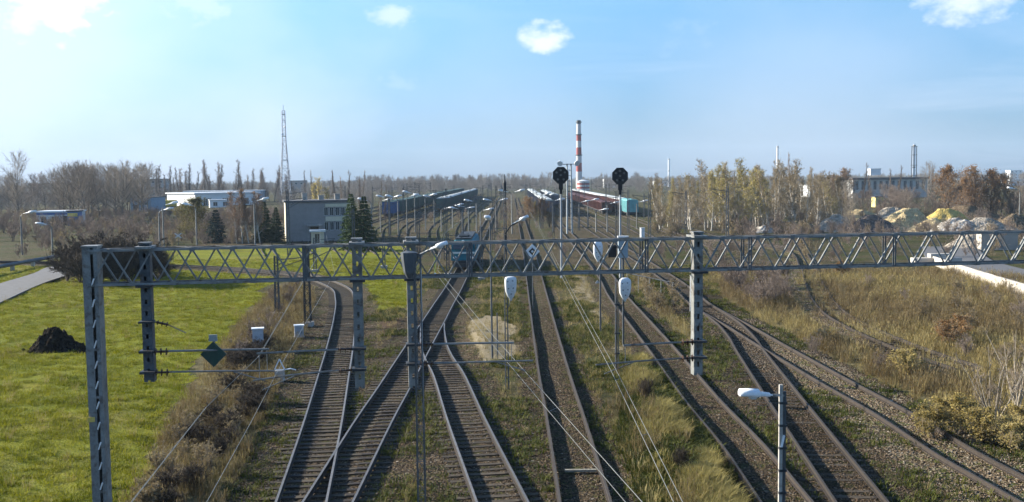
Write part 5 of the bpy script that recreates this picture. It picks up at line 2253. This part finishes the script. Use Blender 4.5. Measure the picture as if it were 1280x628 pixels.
tag(bs, "squat tank with red and white bands at the foot of the chimney", "tank")
zt2 = D(729, 226, 575)[2]
for i in range(7):
    MB().lathe([(3.6, zt2 * i / 7), (3.6, zt2 * (i + 1) / 7)], 20, (0, 0, 1)).build("band", (M_CHW, M_CHR)[i % 2], bs)
MB().lathe([(3.7, zt2), (1.0, zt2 + .8), (.2, zt2 + .9)], 20, (0, 0, 1)).build("lid", M_ROOFL, bs)

c = D(357, 240, 450)
zt = D(357, 134, 450)[2]
tw_ = empty("lattice_tower", (c[0], 450, -.3), .4)
tag(tw_, "tall slender steel lattice radio tower on the left skyline", "tower")
lattice_mast(MB(), 4.6, 1.6, zt * .62, 12, .13).build("lower_section", mat("tower_steel", (.34, .36, .40), .6, .15), tw_)
lattice_mast(MB(), 1.6, 1.2, zt * .97, 10, .10, zt * .62).build("upper_section", MATS["tower_steel"], tw_)
for a in (.45, .70, .93):
    MB().box((0, 0, zt * a), (2.6 - 1.2 * a, 2.6 - 1.2 * a, .25)).build("platform", M_STEELD, tw_)
MB().tube([(0, 0, zt * .97), (0, 0, zt * 1.03)], .1, 6).build("antenna", M_STEEL, tw_)
for a, az in ((.50, 0), (.62, 2), (.72, 4), (.8, 1)):
    MB().lathe([(.1, 0), (.6, .3), (.55, .35)], 10, (math.cos(az), math.sin(az), 0), (math.cos(az) * .9, math.sin(az) * .9, zt * a)).build("dish", M_WALLW, tw_)

for (px, yt, Y, r, lab) in ((1143, 180, 430, .55, "tall white twin flue stack rising behind the factory hall"), (972, 182, 600, .6, "thin pale stack rising above the yellowing birches"),
                            (836, 198, 900, .8, "faint thin stack on the horizon above the pale birches")):
    c = D(px, yt, Y)
    s = empty("flue_stack", (c[0], Y, -.3))
    tag(s, lab, "stack")
    zt = c[2]
    MB().lathe([(r * 1.3, 0), (r, zt * .15), (r * .9, zt)], 14).build("flue", M_WALLW, s)
    if px == 1143:
        for sx in (-1.0, 1.0):
            MB().tube([(sx * 1.2, 0, 0), (sx, 0, zt * .97)], .16, 6).build("guide_mast", M_STEELD, s)
        for a in (.2, .4, .6, .8, .96):
            MB().box((0, 0, zt * a), (2.3, 1.4, .16)).build("platform", M_STEELD, s)
    for a in (.55, .97):
        MB().lathe([(r * .95, zt * a), (r * 1.2, zt * a + .1), (r * 1.2, zt * a + .4), (r * .9, zt * a + .5)], 14).build("ring", M_STEEL, s)

# ------------------------------------------------------------------ rolling stock


def wagon(bodym, roofm, L=13.5, H=3.0, kind='box'):
    r = empty("freight_wagon")
    W = 2.8
    b = MB()
    z0, z1 = 1.15, 1.15 + H
    b.box((0, 0, (z0 + z1) / 2), (W, L, z1 - z0))
    b.build("body", bodym, r)
    for s in (-1, 1):
        q = MB()
        for i in range(11):
            q.box((s * (W / 2 + .04), -L / 2 + L * (i + .5) / 11, (z0 + z1) / 2), (.08, .14, z1 - z0 - .1))
        q.build("side_ribs", bodym, r)
    q = MB()
    for x in (-1.0, 0, 1.0):
        q.box((x, -L / 2 - .04, (z0 + z1) / 2), (.12, .08, z1 - z0 - .1))
    q.build("end_ribs", bodym, r)
    b = MB()
    if kind == 'box':
        prof = [(-W / 2 - .06, z1), (-W / 2 * .75, z1 + .28), (0, z1 + .42), (W / 2 * .75, z1 + .28), (W / 2 + .06, z1)]
        vs = [(x, y, z) for y in (-L / 2 - .05, L / 2 + .05) for x, z in prof]
        b.add(vs, [(0, 1, 2, 3, 4), (9, 8, 7, 6, 5)] + [(k_, k_ + 5, k_ + 6, k_ + 1) for k_ in range(4)] + [(0, 4, 9, 5)])
        b.build("roof", roofm, r)
    else:
        b.box((0, 0, z1 + .03), (W + .14, L + .1, .1))
        b.build("rim", roofm, r)
    MB().box((0, 0, .98), (2.4, L + .1, .3)).build("underframe", M_DARK, r)
    for s in (-1, 1):
        q = MB()
        q.box((0, s * L * .33, .62), (2.2, 2.6, .3))
        for wy in (-.9, .9):
            for sx in (-.75, .75):
                q.lathe([(.46, -.06), (.46, .06)], 14, (1, 0, 0), (sx, s * L * .33 + wy, .46 + .1))
        q.build("bogie", M_DARK, r)
    q = MB()
    for sx in (-.88, .88):
        for sy in (-1, 1):
            q.lathe([(.08, 0), (.08, .45), (.22, .46), (.22, .52)], 10, (0, sy, 0), (sx, sy * L / 2, 1.05))
    q.build("buffers", M_DARK, r)
    return r


def train(protos, X0, Y0, n, gap, label, group, dx=0.0, special=None):
    for i in range(n):
        o = copy_tree(protos[i % len(protos)])
        o.location = (X0 + dx * i, Y0 + i * gap, -.02)
        tag(o, label, "wagon", group)
        if special and i == 0:
            tag(o, special, "wagon", group)
    return


W_GRN = mat("wagon_green", (.035, .075, .065), .6, .2, 1.0, (.06, .05, .04), .5)
W_BLU = mat("wagon_blue", (.045, .11, .26), .55, .15, 1.0, (.06, .06, .06), .3)
W_MAR = mat("wagon_maroon", (.10, .035, .03), .7, .2, 1.0, (.06, .035, .03), .5)
W_GRY = mat("wagon_slate", (.09, .10, .13), .65, .2, 1.0, (.07, .06, .05), .5)
W_TEAL = mat("wagon_teal", (.14, .36, .38), .55, .1, 1.0, (.12, .22, .22), .4)
R_PALE = mat("wagon_roof_pale", (.46, .49, .48), .6, .12, 1.0, (.28, .26, .23), .5)
pg = wagon(W_GRN, W_GRN, 13.5, 2.9, 'open')
pg2 = wagon(W_GRN, R_PALE, 13.5, 2.7, 'box')
pb = wagon(W_BLU, W_GRN, 13.5, 2.9, 'open')
pm = wagon(W_MAR, R_PALE, 13.5, 2.7, 'box')
pm2 = wagon(W_MAR, W_MAR, 12, 2.1, 'open')
ps = wagon(W_GRY, R_PALE, 13.5, 2.8, 'box')
pt_ = wagon(W_TEAL, W_TEAL, 13.5, 2.7, 'box')
x_l = D(491, 265, 262)[0]
train([pb], x_l, 258, 1, 15, "blue wagon at the near end of the green train", None)
train([pg], x_l + .5, 273.5, 20, 14.8, "dark green open wagon in the long train left of centre", "long dark green train", .14)
train([pg2], x_l + 10.5, 300, 16, 14.8, "dark green wagon with pale roof in the second train right of the long one", "second dark green train", .1)
x_r = D(778, 264, 262)[0]
train([pt_], x_r, 247, 1, 15, "teal roofed wagon at the near end of the right-hand train", None)
train([pm], x_r - .2, 262, 14, 14.8, "maroon wagon with pale roof in the right-hand train", "maroon train on the right")
train([pm2], x_r - 5.0, 258, 12, 13.2, "low maroon open wagon in the train beside the pale-roofed one", "low maroon train")
x_m = D(683, 262, 262)[0]
train([ps], x_m, 255, 16, 14.8, "slate wagon with pale roof in the middle train", "slate train in the middle")
train([ps], x_m + 5, 330, 8, 14.8, "slate wagon with pale roof in the farther middle train", "farther slate train")
for p_ in (pg, pg2, pb, pm, pm2, ps, pt_):
    for chd in list(p_.children):
        bpy.data.objects.remove(chd)
    bpy.data.objects.remove(p_)

# teal locomotive under the gantry
ly = 106.0
lx = D(574, 335, ly)[0]
lo = empty("locomotive", (-5.2, ly, .06))
lo.scale = (.93, 1, .76)
tag(lo, "teal locomotive with pale waist stripe coming towards the camera behind the gantry", "locomotive")
M_TEAL = mat("loco_teal", (.012, .15, .20), .65, .15, 1.5, (.03, .05, .055), .5)
M_STRIPE = mat("loco_stripe", (.55, .58, .55), .5, .1, 1.5)
b = MB()
Wl, Hl = 2.75, 2.75
prof = [(-Wl / 2, .1), (-Wl / 2, 2.1), (-Wl / 2 + .12, 2.6), (-Wl / 2 + .5, 2.9), (Wl / 2 - .5, 2.9), (Wl / 2 - .12, 2.6), (Wl / 2, 2.1), (Wl / 2, .1)]
secs = [(0.0, .0), (.45, 0.0), (16, 0)]
vs = []
for j, yy in enumerate((0.0, 15.6)):
    for (x, z) in prof:
        yo = (.55 * max(0, (z - 1.3)) / 1.6 if j == 0 else -.55 * max(0, (z - 1.3)) / 1.6)
        vs.append((x * .97 if z > 1.3 else x, yy + yo, z + 1.2))
# waist points keep the nose flat below the windows
n = len(prof)
b.add(vs, [tuple(range(n)), tuple(range(2 * n - 1, n - 1, -1))] + [(k_, n + k_, n + (k_ + 1) % n, (k_ + 1) % n) for k_ in range(n)])
b.build("body", M_TEAL, lo)
for sx in (-1, 1):
    q = MB()
    q.box((sx * .62, .12, 3.25), (.98, .1, .78), R=Matrix.Rotation(-.33, 3, 'X'))
    w_ = q.build("windscreen", M_GLASS, lo)
    q = MB()
    q.lathe([(.16, 0), (.19, .1), (.15, .12)], 14, (0, -1, 0), (sx * .95, .02, 1.75))
    q.build("headlight", M_WHITE, lo)
    q = MB()
    q.lathe([(.09, 0), (.09, .4), (.25, .42), (.25, .5)], 12, (0, -1, 0), (sx * .88, -.02, 1.05))
    q.build("buffer", M_DARK, lo)
    q = MB()
    q.box((sx * 1.39, 1.6, 3.1), (.03, .9, .7))
    q.build("side_window", M_GLASS, lo)
    q = MB()
    q.box((sx * 1.385, 7.8, 2.3), (.03, 15.2, .28))
    q.build("stripe", M_STRIPE, lo)
MB().box((0, -.03, 2.38), (2.7, .06, .26)).build("stripe", M_STRIPE, lo)
MB().lathe([(.15, 0), (.18, .1), (.14, .12)], 14, (0, -1, 0), (0, .52, 3.95)).build("headlight", M_WHITE, lo)
MB().box((0, 7.8, 4.22), (1.8, 13, .3)).box((0, 4, 4.45), (1.2, 2.2, .3)).build("roof_equipment", M_DARK, lo)
MB().box((0, 7.8, .95), (2.5, 15.5, .5)).box((0, -.02, .62), (2.3, .12, .5)).build("underframe", M_DARK, lo)
for yy in (3.2, 12.4):
    q = MB()
    q.box((0, yy, .6), (2.3, 3.8, .4))
    for wy in (-1.3, 0, 1.3):
        for sx in (-.75, .75):
            q.lathe([(.5, -.06), (.5, .06)], 16, (1, 0, 0), (sx, yy + wy, .55))
    q.build("bogie", M_DARK, lo)

# ------------------------------------------------------------------ yard lamps, floodlight pole, other masts


def yard_lamp(h, arm, two=False):
    r = empty("lamp_post")
    MB().tube([(0, 0, 0), (0, 0, h * .93)], [.13, .09], 7).build("post", M_STEEL, r)
    for s in ((-1, 1) if two else (1,)):
        MB().tube([(0, 0, h * .92), (s * arm * .4, -.05, h * .985), (s * arm, -.1, h)], .045, 6).build("arm", M_STEELD, r)
        lantern(r, (s * (arm + .12), -.1, h + .02), 0 if s > 0 else math.pi, .2, 1.9)
    return r


yl1, yl2 = yard_lamp(6.6, .7), yard_lamp(7.4, .8, True)
for i, (px, yt, yb) in enumerate(((487, 246, 293), (498, 246, 294), (509, 245, 292), (519, 241, 290), (532, 244, 288), (543, 246, 284), (552, 260, 290), (566, 256, 286), (578, 260, 290), (586, 258, 296),
                                  (596, 251, 290), (601, 262, 300), (620, 250, 288), (476, 250, 290), (465, 250, 300))):
    p = G(px, yb)
    o = copy_tree(yl1 if i % 4 else yl2)
    h = D(px, yt, p[1])[2]
    s = h / (6.6 if i % 4 else 7.4)
    o.location = (p[0], p[1], -.1)
    o.scale = (1, 1, s)
    o.rotation_euler = (0, 0, random.choice((0, .3, 3.0, 3.4)))
    tag(o, "slim yard lamp post among the row before the green trains", "lamp post", "yard lamps before the green trains")
for i, (px, yt, yb) in enumerate(((640, 239, 292), (675, 243, 284), (691, 250, 290), (724, 252, 284), (735, 250, 284), (745, 262, 290), (759, 254, 290), (796, 252, 286), (205, 255, 312), (200, 262, 310),
                                  (28, 266, 318), (66, 280, 322), (246, 256, 306), (319, 250, 306), (1274, 236, 280))):
    p = G(px, yb)
    o = copy_tree(yl1 if i != 0 else yl2)
    h = D(px, yt, p[1])[2]
    o.location = (p[0], p[1], -.1)
    o.scale = (1, 1, h / (6.6 if i else 7.4))
    o.rotation_euler = (0, 0, random.choice((0, .3, 3.0)))
    if i == 0:
        tag(o, "double-armed lamp post right behind the tall slim mast", "lamp post")
    elif px == 1274:
        tag(o, "lamp post at the far right behind the gravel heaps", "lamp post")
    elif px < 100:
        tag(o, "lamp post beside the sidings at the left edge", "lamp post", "lamp posts at the left edge")
    elif px < 400:
        tag(o, "lamp post near the olive and russet trees on the left", "lamp post", "lamp posts near the left trees")
    else:
        tag(o, "slim lamp post before the maroon and slate trains", "lamp post", "lamp posts before the maroon train")
for p_ in (yl1, yl2):
    for chd in list(p_.children):
        for g_ in list(chd.children):
            bpy.data.objects.remove(g_)
        bpy.data.objects.remove(chd)
    bpy.data.objects.remove(p_)
p = G(712, 292)
zt = D(712, 204, p[1])[2]
fp = empty("floodlight_pole", (p[0], p[1], -.1))
tag(fp, "tall grey floodlight pole with two lamp heads beside the left-hand signal", "floodlight")
for s in (-.42, .42):
    MB().tube([(s, 0, 0), (s * .8, 0, zt)], [.17, .12], 8).build("pole", mat("pole_grey", (.36, .38, .38), .6, .12), fp)
for i in range(12):
    MB().box((0, 0, .8 + i * (zt - 1) / 12), (.8, .08, .1)).build("rung", M_STEELD, fp)
MB().box((0, 0, zt - .1), (3.2, .5, .12)).build("crossarm", M_STEELD, fp)
for s in (-1.5, 1.3):
    MB().lathe([(.2, -.25), (.5, .1), (.5, .25)], 12, (s * .25, -1, -.5), (s, -.2, zt + .1)).build("lamp_head", M_WHITE, fp)
# catenary masts beyond the lawn
for px, yb, yt, lab in ((385, 407, 302, "dark lattice catenary mast at the bend of the leftmost track"), (347, 395, 318, "thin lattice mast beyond the lawn left of the bend"),
                        (394, 340, 296, "farther lattice mast behind the gantry above the bend"), (560, 345, 290, "lattice mast just left of the locomotive"),
                        (602, 350, 282, "lattice mast just right of the locomotive"), (480, 335, 292, "lattice mast on the lawn left of the locomotive")):
    p = G(px, yb)
    r = empty("catenary_mast", (p[0], p[1], -.1))
    tag(r, lab, "mast")
    h = D(px, yt, p[1])[2]
    w = .42 if px == 385 else .3
    lattice_mast(MB(), w, w * .7, h, 14, .028).build("lattice", M_STEELD if px != 385 else M_DARK, r)
    MB().bar((0, 0, h * .93), (2.2, 0, h * .97), .06, .06).bar((0, 0, h * .78), (2.2, 0, h * .95), .05, .05).build("arm", M_STEELD, r)
    insulator(MB(), (.2, 0, h * .86), (.6, 0, h * .885), 4, .09).build("insulator", M_CERAM, r)
    MB().box((0, 0, .1), (.7, .7, .5)).build("footing", M_CONC, r)
# rows of thin masts and short signals along the sidings
fm = empty("catenary_mast")
lattice_mast(MB(), .34, .24, 7.2, 8, .03).build("lattice", M_STEELD, fm)
MB().bar((0, 0, 6.6), (2.4, 0, 6.9), .07, .07).bar((0, 0, 5.6), (2.4, 0, 6.8), .05, .05).build("arm", M_STEELD, fm)
insulator(MB(), (.4, 0, 6.05), (.8, 0, 6.25), 4, .1).build("insulator", M_CERAM, fm)
rr = random.Random(5)
for X_ in (-44.5, -34.5, -24.5, -13, -8, -2.5, 5.8, 12.2, 20.8, 30.5):
    for Y_ in range(128, 420, 48):
        yy = Y_ + rr.uniform(-14, 14)
        xx = X_ + max(0, 230 - yy) ** 2 / 9000 * (-2.0 if X_ > 12.5 else min(14, -X_ * .38) if X_ < -9 else 0)
        o = copy_tree(fm)
        o.location = (xx, yy, -.1)
        o.scale = (1, 1, rr.uniform(.8, 1.2))
        o.rotation_euler = (0, 0, rr.choice((0, math.pi)))
        tag(o, "thin catenary mast among the freight yard sidings, %s" % ("left of the locomotive's track" if X_ < -6 else "near the centre" if X_ < 10 else "right of centre"), "mast", "freight yard masts")
for chd in list(fm.children):
    bpy.data.objects.remove(chd)
bpy.data.objects.remove(fm)
# yellow marker by the locomotive and white cross by the lawn
p = G(544, 347)
ym = empty("marker_post", (p[0], p[1], -.1))
tag(ym, "yellow marker post left of the locomotive", "post")
MB().box((0, 0, 1.2), (.16, .1, 2.4)).build("post", mat("marker_yellow", (.7, .6, .06), .6, .1), ym)
MB().box((0, 0, .3), (.2, .14, .5)).build("foot", M_WHITE, ym)
p = G(223, 307)
cr = empty("crossing_sign", (p[0], p[1], -.1))
tag(cr, "white diagonal cross sign at the edge of the lawn on the left", "sign")
MB().tube([(0, .05, 0), (0, .05, 1.9)], .04, 6).build("post", M_STEELD, cr)
for s in (-1, 1):
    MB().box((0, -.02 * s, 1.6), (1.2, .03, .16), R=Matrix.Rotation(s * .6, 3, 'Y')).build("arm", M_WHITE, cr)

# ------------------------------------------------------------------ heaps, wall, pipe, stones


def heap(name, px, yb, yt, wpx, m, label, cat="heap", depth=.7, rough=.25, seed=0, peaks=3):
    p = G(px, yb)
    w = wpx * p[1] / F
    h = D(px, yt, p[1])[2] + .1
    rng = np.random.default_rng(seed)
    n = 41
    a = np.linspace(-1, 1, n)
    X_, Y_ = np.meshgrid(a, a)
    z_ = np.zeros_like(X_)
    for k_ in range(peaks):
        cx, cy = (rng.uniform(-.35, .35), rng.uniform(-.3, .3)) if k_ else (0, 0)
        hh = 1.0 if k_ == 0 else rng.uniform(.55, .85)
        rr = 1 - np.hypot(cx, cy) * .9
        z_ = np.maximum(z_, hh * (1 - np.hypot(X_ - cx, Y_ - cy) / rr))
    z_ = np.clip(z_, 0, None)
    z_ = z_ * (1 + rough * 2 * (fbm(X_ * 3 + seed * 9.1 + 20, Y_ * 3 + 31) - .47)) + (z_ > .02) * rough * .35 * (fbm(X_ * 9 + seed + 40, Y_ * 9 + 11) - .47)
    z_ = np.minimum(z_, 1 - .35 * np.clip(z_ - .75, 0, 1))
    V = np.stack([X_ * w / 2, Y_ * w / 2 * depth, z_ * h - .12], axis=-1).reshape(-1, 3)
    id_ = np.arange(n * n).reshape(n, n)
    Q = np.stack([id_[:-1, :-1], id_[:-1, 1:], id_[1:, 1:], id_[1:, :-1]], axis=-1).reshape(-1, 4)
    me = raw_mesh(name, V, Q, m)
    o = mesh_obj(name, me, None, (p[0], p[1] + w / 2 * depth, -.1))
    tag(o, label, cat)
    return o


def loose(name, c0, c1, c2, sc=5.0):
    t = NT(name)
    ps_ = t.n("ShaderNodeNewGeometry").outputs["Position"]
    v = t.n("ShaderNodeTexVoronoi")
    v.inputs["Scale"].default_value = sc
    t.link(ps_, v.inputs["Vector"])
    s_ = t.n("ShaderNodeSeparateColor")
    t.link(v.outputs["Color"], s_.inputs[0])
    q = t.math('ADD', t.math('MULTIPLY', s_.outputs[0], .5), t.math('MULTIPLY', t.noise(ps_, .6, 5), .5))
    t.link(t.ramp(q, [(.25, c0), (.5, c1), (.75, c2)]), t.p.inputs["Base Color"])
    t.p.inputs["Roughness"].default_value = 1.0
    t.p.inputs["Specular IOR Level"].default_value = 0.02
    t.bump(t.math('ADD', v.outputs["Distance"], t.noise(ps_, sc * .4, 4)), 1.0, .12)
    return t.mat


H_SAND = loose("heap_sand", (.32, .25, .14), (.43, .34, .19), (.52, .42, .25))
H_YEL = loose("heap_yellow_sand", (.34, .25, .08), (.44, .33, .11), (.52, .41, .15))
H_GREY = loose("heap_grey_gravel", (.21, .18, .14), (.32, .275, .22), (.44, .38, .31), 3.0)
H_RUB = loose("heap_rubble", (.22, .195, .165), (.36, .325, .28), (.52, .48, .43), 2.2)
H_DARK = loose("heap_dark_gravel", (.075, .06, .055), (.12, .10, .09), (.17, .14, .12), 4.0)
H_BROWN = loose("heap_brown_earth", (.10, .075, .05), (.16, .12, .08), (.22, .17, .11), 4.0)
H_BLACK = loose("heap_black", (.007, .006, .005), (.013, .011, .009), (.028, .024, .019), 5.0)
heap("gravel_heap", 960, 291, 279, 46, H_RUB, "white rubble heap below the yellowing birches", rough=.5, seed=1)
for i, (px, yb, yt, w, m, lab) in enumerate((
        (1052, 290, 272, 46, H_GREY, "pale grey gravel heap left of the yellow sand heaps"), (1100, 291, 273, 60, H_DARK, "dark brown gravel heap in front of the sand heaps"),
        (1124, 284, 263, 60, H_GREY, "grey gravel heap behind the tan sand heap"), (1148, 290, 264, 66, H_SAND, "tan sand heap, largest of the sand heaps"),
        (1196, 286, 265, 62, H_YEL, "bright yellow sand heap on the right"), (1176, 292, 277, 52, H_SAND, "low tan sand heap before the bright yellow heap"),
        (1212, 293, 277, 66, H_RUB, "whitish gravel heap below the bright yellow heap"), (1248, 293, 277, 80, H_GREY, "low grey heap near the right edge"),
        (1280, 291, 270, 50, H_BROWN, "brown earth heap cut by the right edge"), (1012, 292, 282, 36, H_BROWN, "small brown earth heap right of the white rubble"),
        (1224, 276, 262, 80, H_BROWN, "long brown earth bank behind the yellow heap"), (1084, 276, 266, 50, H_SAND, "sandy mound behind the dark gravel heap"),
        (1232, 312, 294, 60, H_GREY, "grey stone heap seen through the right end of the gantry"))):
    heap("gravel_heap", px, yb, yt - 6, w * 1.5, m, lab, rough=.35, seed=10 + i)
heap("compost_heap", 62, 439, 407, 78, H_BLACK, "black heap lying on the lawn at the left", rough=1.1, seed=5, depth=.6, peaks=4)
heap("heap_shadow", 100, 440, 433, 34, H_BLACK, "shadow of the black heap, shaped as a flat dark mound on the lawn", rough=.5, seed=6, depth=.5)  # the black heap's shadow tail, modelled as a low dark mound
hp_ = bpy.data.objects["compost_heap"]
cb_ = MB()
for k_ in range(90):
    a_ = random.uniform(0, 6.283)
    r_ = random.uniform(.5, 1.25)
    x_, y_ = math.cos(a_) * 1.75 * r_, math.sin(a_) * 1.05 * r_
    s_ = random.uniform(.04, .13)
    cb_.lathe([(s_ * .4, 0), (s_, s_ * .5), (s_ * .6, s_ * 1.2)], 5, (random.uniform(-.3, .3), random.uniform(-.3, .3), 1), (x_, y_, max(0, .95 - r_) * 1.1 - .05))
co_ = cb_.build("clods", H_BLACK, hp_)
co_["kind"] = "stuff"
# concrete edge wall of the yard road
wall_path = [(38.8, 62), (40.2, 76), (42.6, 93), (45.2, 108)]
wr = empty("concrete_wall", (wall_path[0][0], wall_path[0][1], -.1))
tag(wr, "low pale concrete wall along the road at the right edge", "wall")
M_WCONC = mat("pale_concrete", (.44, .40, .35), .85, .12, 1.0, (.42, .38, .32), .4)
wp = spline([(x, y, 0) for x, y in wall_path], 2.9)
for i in range(len(wp) - 1):
    a, e = wp[i], wp[i + 1]
    d_ = (e - a)
    L = np.linalg.norm(d_)
    o = MB().box((0, 0, .5), (L - .04, .22, 1.0)).build("panel", M_WCONC, wr)
    o.location = (*((a + e) / 2 - np.array([*wall_path[0], 0]))[:2], 0)
    o.rotation_euler = (0, 0, math.atan2(d_[1], d_[0]))
p = G(1170, 331)
blk = MB()
blk.box((0, 0, .4), (5, 1.2, .9)).box((.6, .4, 1.0), (2.4, .9, .5))
o = blk.build("concrete_block", M_WCONC, None, (p[0], p[1], -.1))
tag(o, "white concrete slab seen through the right part of the gantry", "block")
p = G(1246, 312)
o = MB().box((0, 0, 1.0), (4.6, 1.4, 2.2)).box((0, 0, 2.15), (4.8, 1.6, .15)).build("concrete_block", M_WCONC, None, (p[0], p[1], -.1))
tag(o, "tall pale concrete block near the right edge behind the gantry", "block")
# old pipe line on supports beside the lane on the left
a, e = G(-60, 352), G(150, 311)
pr = empty("pipeline", (a[0], a[1], -.1))
tag(pr, "long grey pipe on low supports beside the lane on the left", "pipe")
MB().tube([np.array([0, 0, .7]), np.array([*(e - a)[:2], .7])], .22, 8).build("pipe", M_STEELD, pr)
for k_ in range(9):
    q = (e - a) * (k_ + .5) / 9
    MB().box((q[0], q[1], .25), (.35, .35, .6)).build("support", M_CONC, pr)
# pale concrete trough crossing the straight track
p = G(726, 589)
o = MB().box((0, 0, .02), (1.05, .14, .07)).build("cable_trough", mat("weathered_trough", (.20, .185, .15), .9, .3, 6.0, (.09, .08, .055), .7), None, (p[0], p[1], .0))
tag(o, "pale concrete cable trough lying across the straight track", "trough")
p = G(796, 508)
o = MB().lathe([(.06, 0), (.12, .05), (.12, .2), (.05, .25)], 8, (0, 0, 1)).build("stone", M_WALLW, None, (p[0], p[1], -.1))
tag(o, "small white stone in the grass below the steel lamp post", "stone")
p = G(748, 352)
o = heap("stone", 748, 354, 349, 12, H_RUB, "whitish stone on the sandy path below the gantry", "stone", rough=.4, seed=3)
# far woods on the horizon
W_FAR = leaf_mat("twigs_pale_grey", (.20, .185, .18), (.27, .25, .235), (.35, .32, .295), .35)
FAR = []
for s_ in range(4):
    _, cr_, _ = grow(seed=400 + s_, H=12, R=(4.4, 4.0, 3.4, 2.4)[s_], base=.12, n1=30, n2=8, n3=6, ang=(52, 48, 44, 30)[s_], tw=.02)
    FAR.append(bpy.data.objects.new("far_tree", raw_mesh("far_tree", *segs_mesh("c", cr_, None, 3), W_FAR)))
n = 2600
Yw = RNG.uniform(480, 1500, n)
tx = RNG.uniform(-.62, .62, n)
Xw = tx * Yw
keep = (Xw < -70) | (Xw > 75) | (Yw > 720)
keep |= (Xw < -42) & (Xw > -75) & (Yw > 300)
keep |= (Xw > 38) & (Yw > 330) & (np.abs(Xw - 45) > 9)
keep &= ~((np.abs(Xw - 40) < 12) & (Yw < 620))
scatter("far_wood", Xw[keep], Yw[keep], FAR, .4, .8, "brown bare woodland along the horizon", "woodland")
n = 420
Yw = RNG.uniform(560, 820, n)
Xw = RNG.uniform(-.16, .13, n) * Yw
ok_ = (np.abs(Xw / Yw - .066) > .018)
scatter("far_wood", Xw[ok_], Yw[ok_], FAR, .45, 1.05, "bare grey woodland closing the far end of the freight yard", "woodland")
n = 500
Yw = RNG.uniform(300, 480, n)
Xw = RNG.uniform(-.60, -.14, n) * Yw
kk_ = ~((Xw / Yw > -.39) & (Xw / Yw < -.23) & (Yw < 440))
scatter("far_wood", Xw[kk_], Yw[kk_], FAR[:3], .3, .55, "brown scrub woodland beyond the left sidings", "woodland")

# ------------------------------------------------------------------ air
hz_b = MB()
hz_b.box((0, 1880, 60), (6400, 4100, 122))
hz = hz_b.build("haze", None)
hm = bpy.data.materials.new("haze_air")
hm.use_nodes = True
hm.node_tree.nodes.clear()
pv = hm.node_tree.nodes.new("ShaderNodeVolumePrincipled")
pv.inputs["Color"].default_value = (.62, .80, 1.0, 1)
pv.inputs["Density"].default_value = HAZE = 0.00013
ho = hm.node_tree.nodes.new("ShaderNodeOutputMaterial")
hm.node_tree.links.new(pv.outputs[0], ho.inputs["Volume"])
hz.data.materials.clear()
hz.data.materials.append(hm)
tag(hz, kind="stuff")
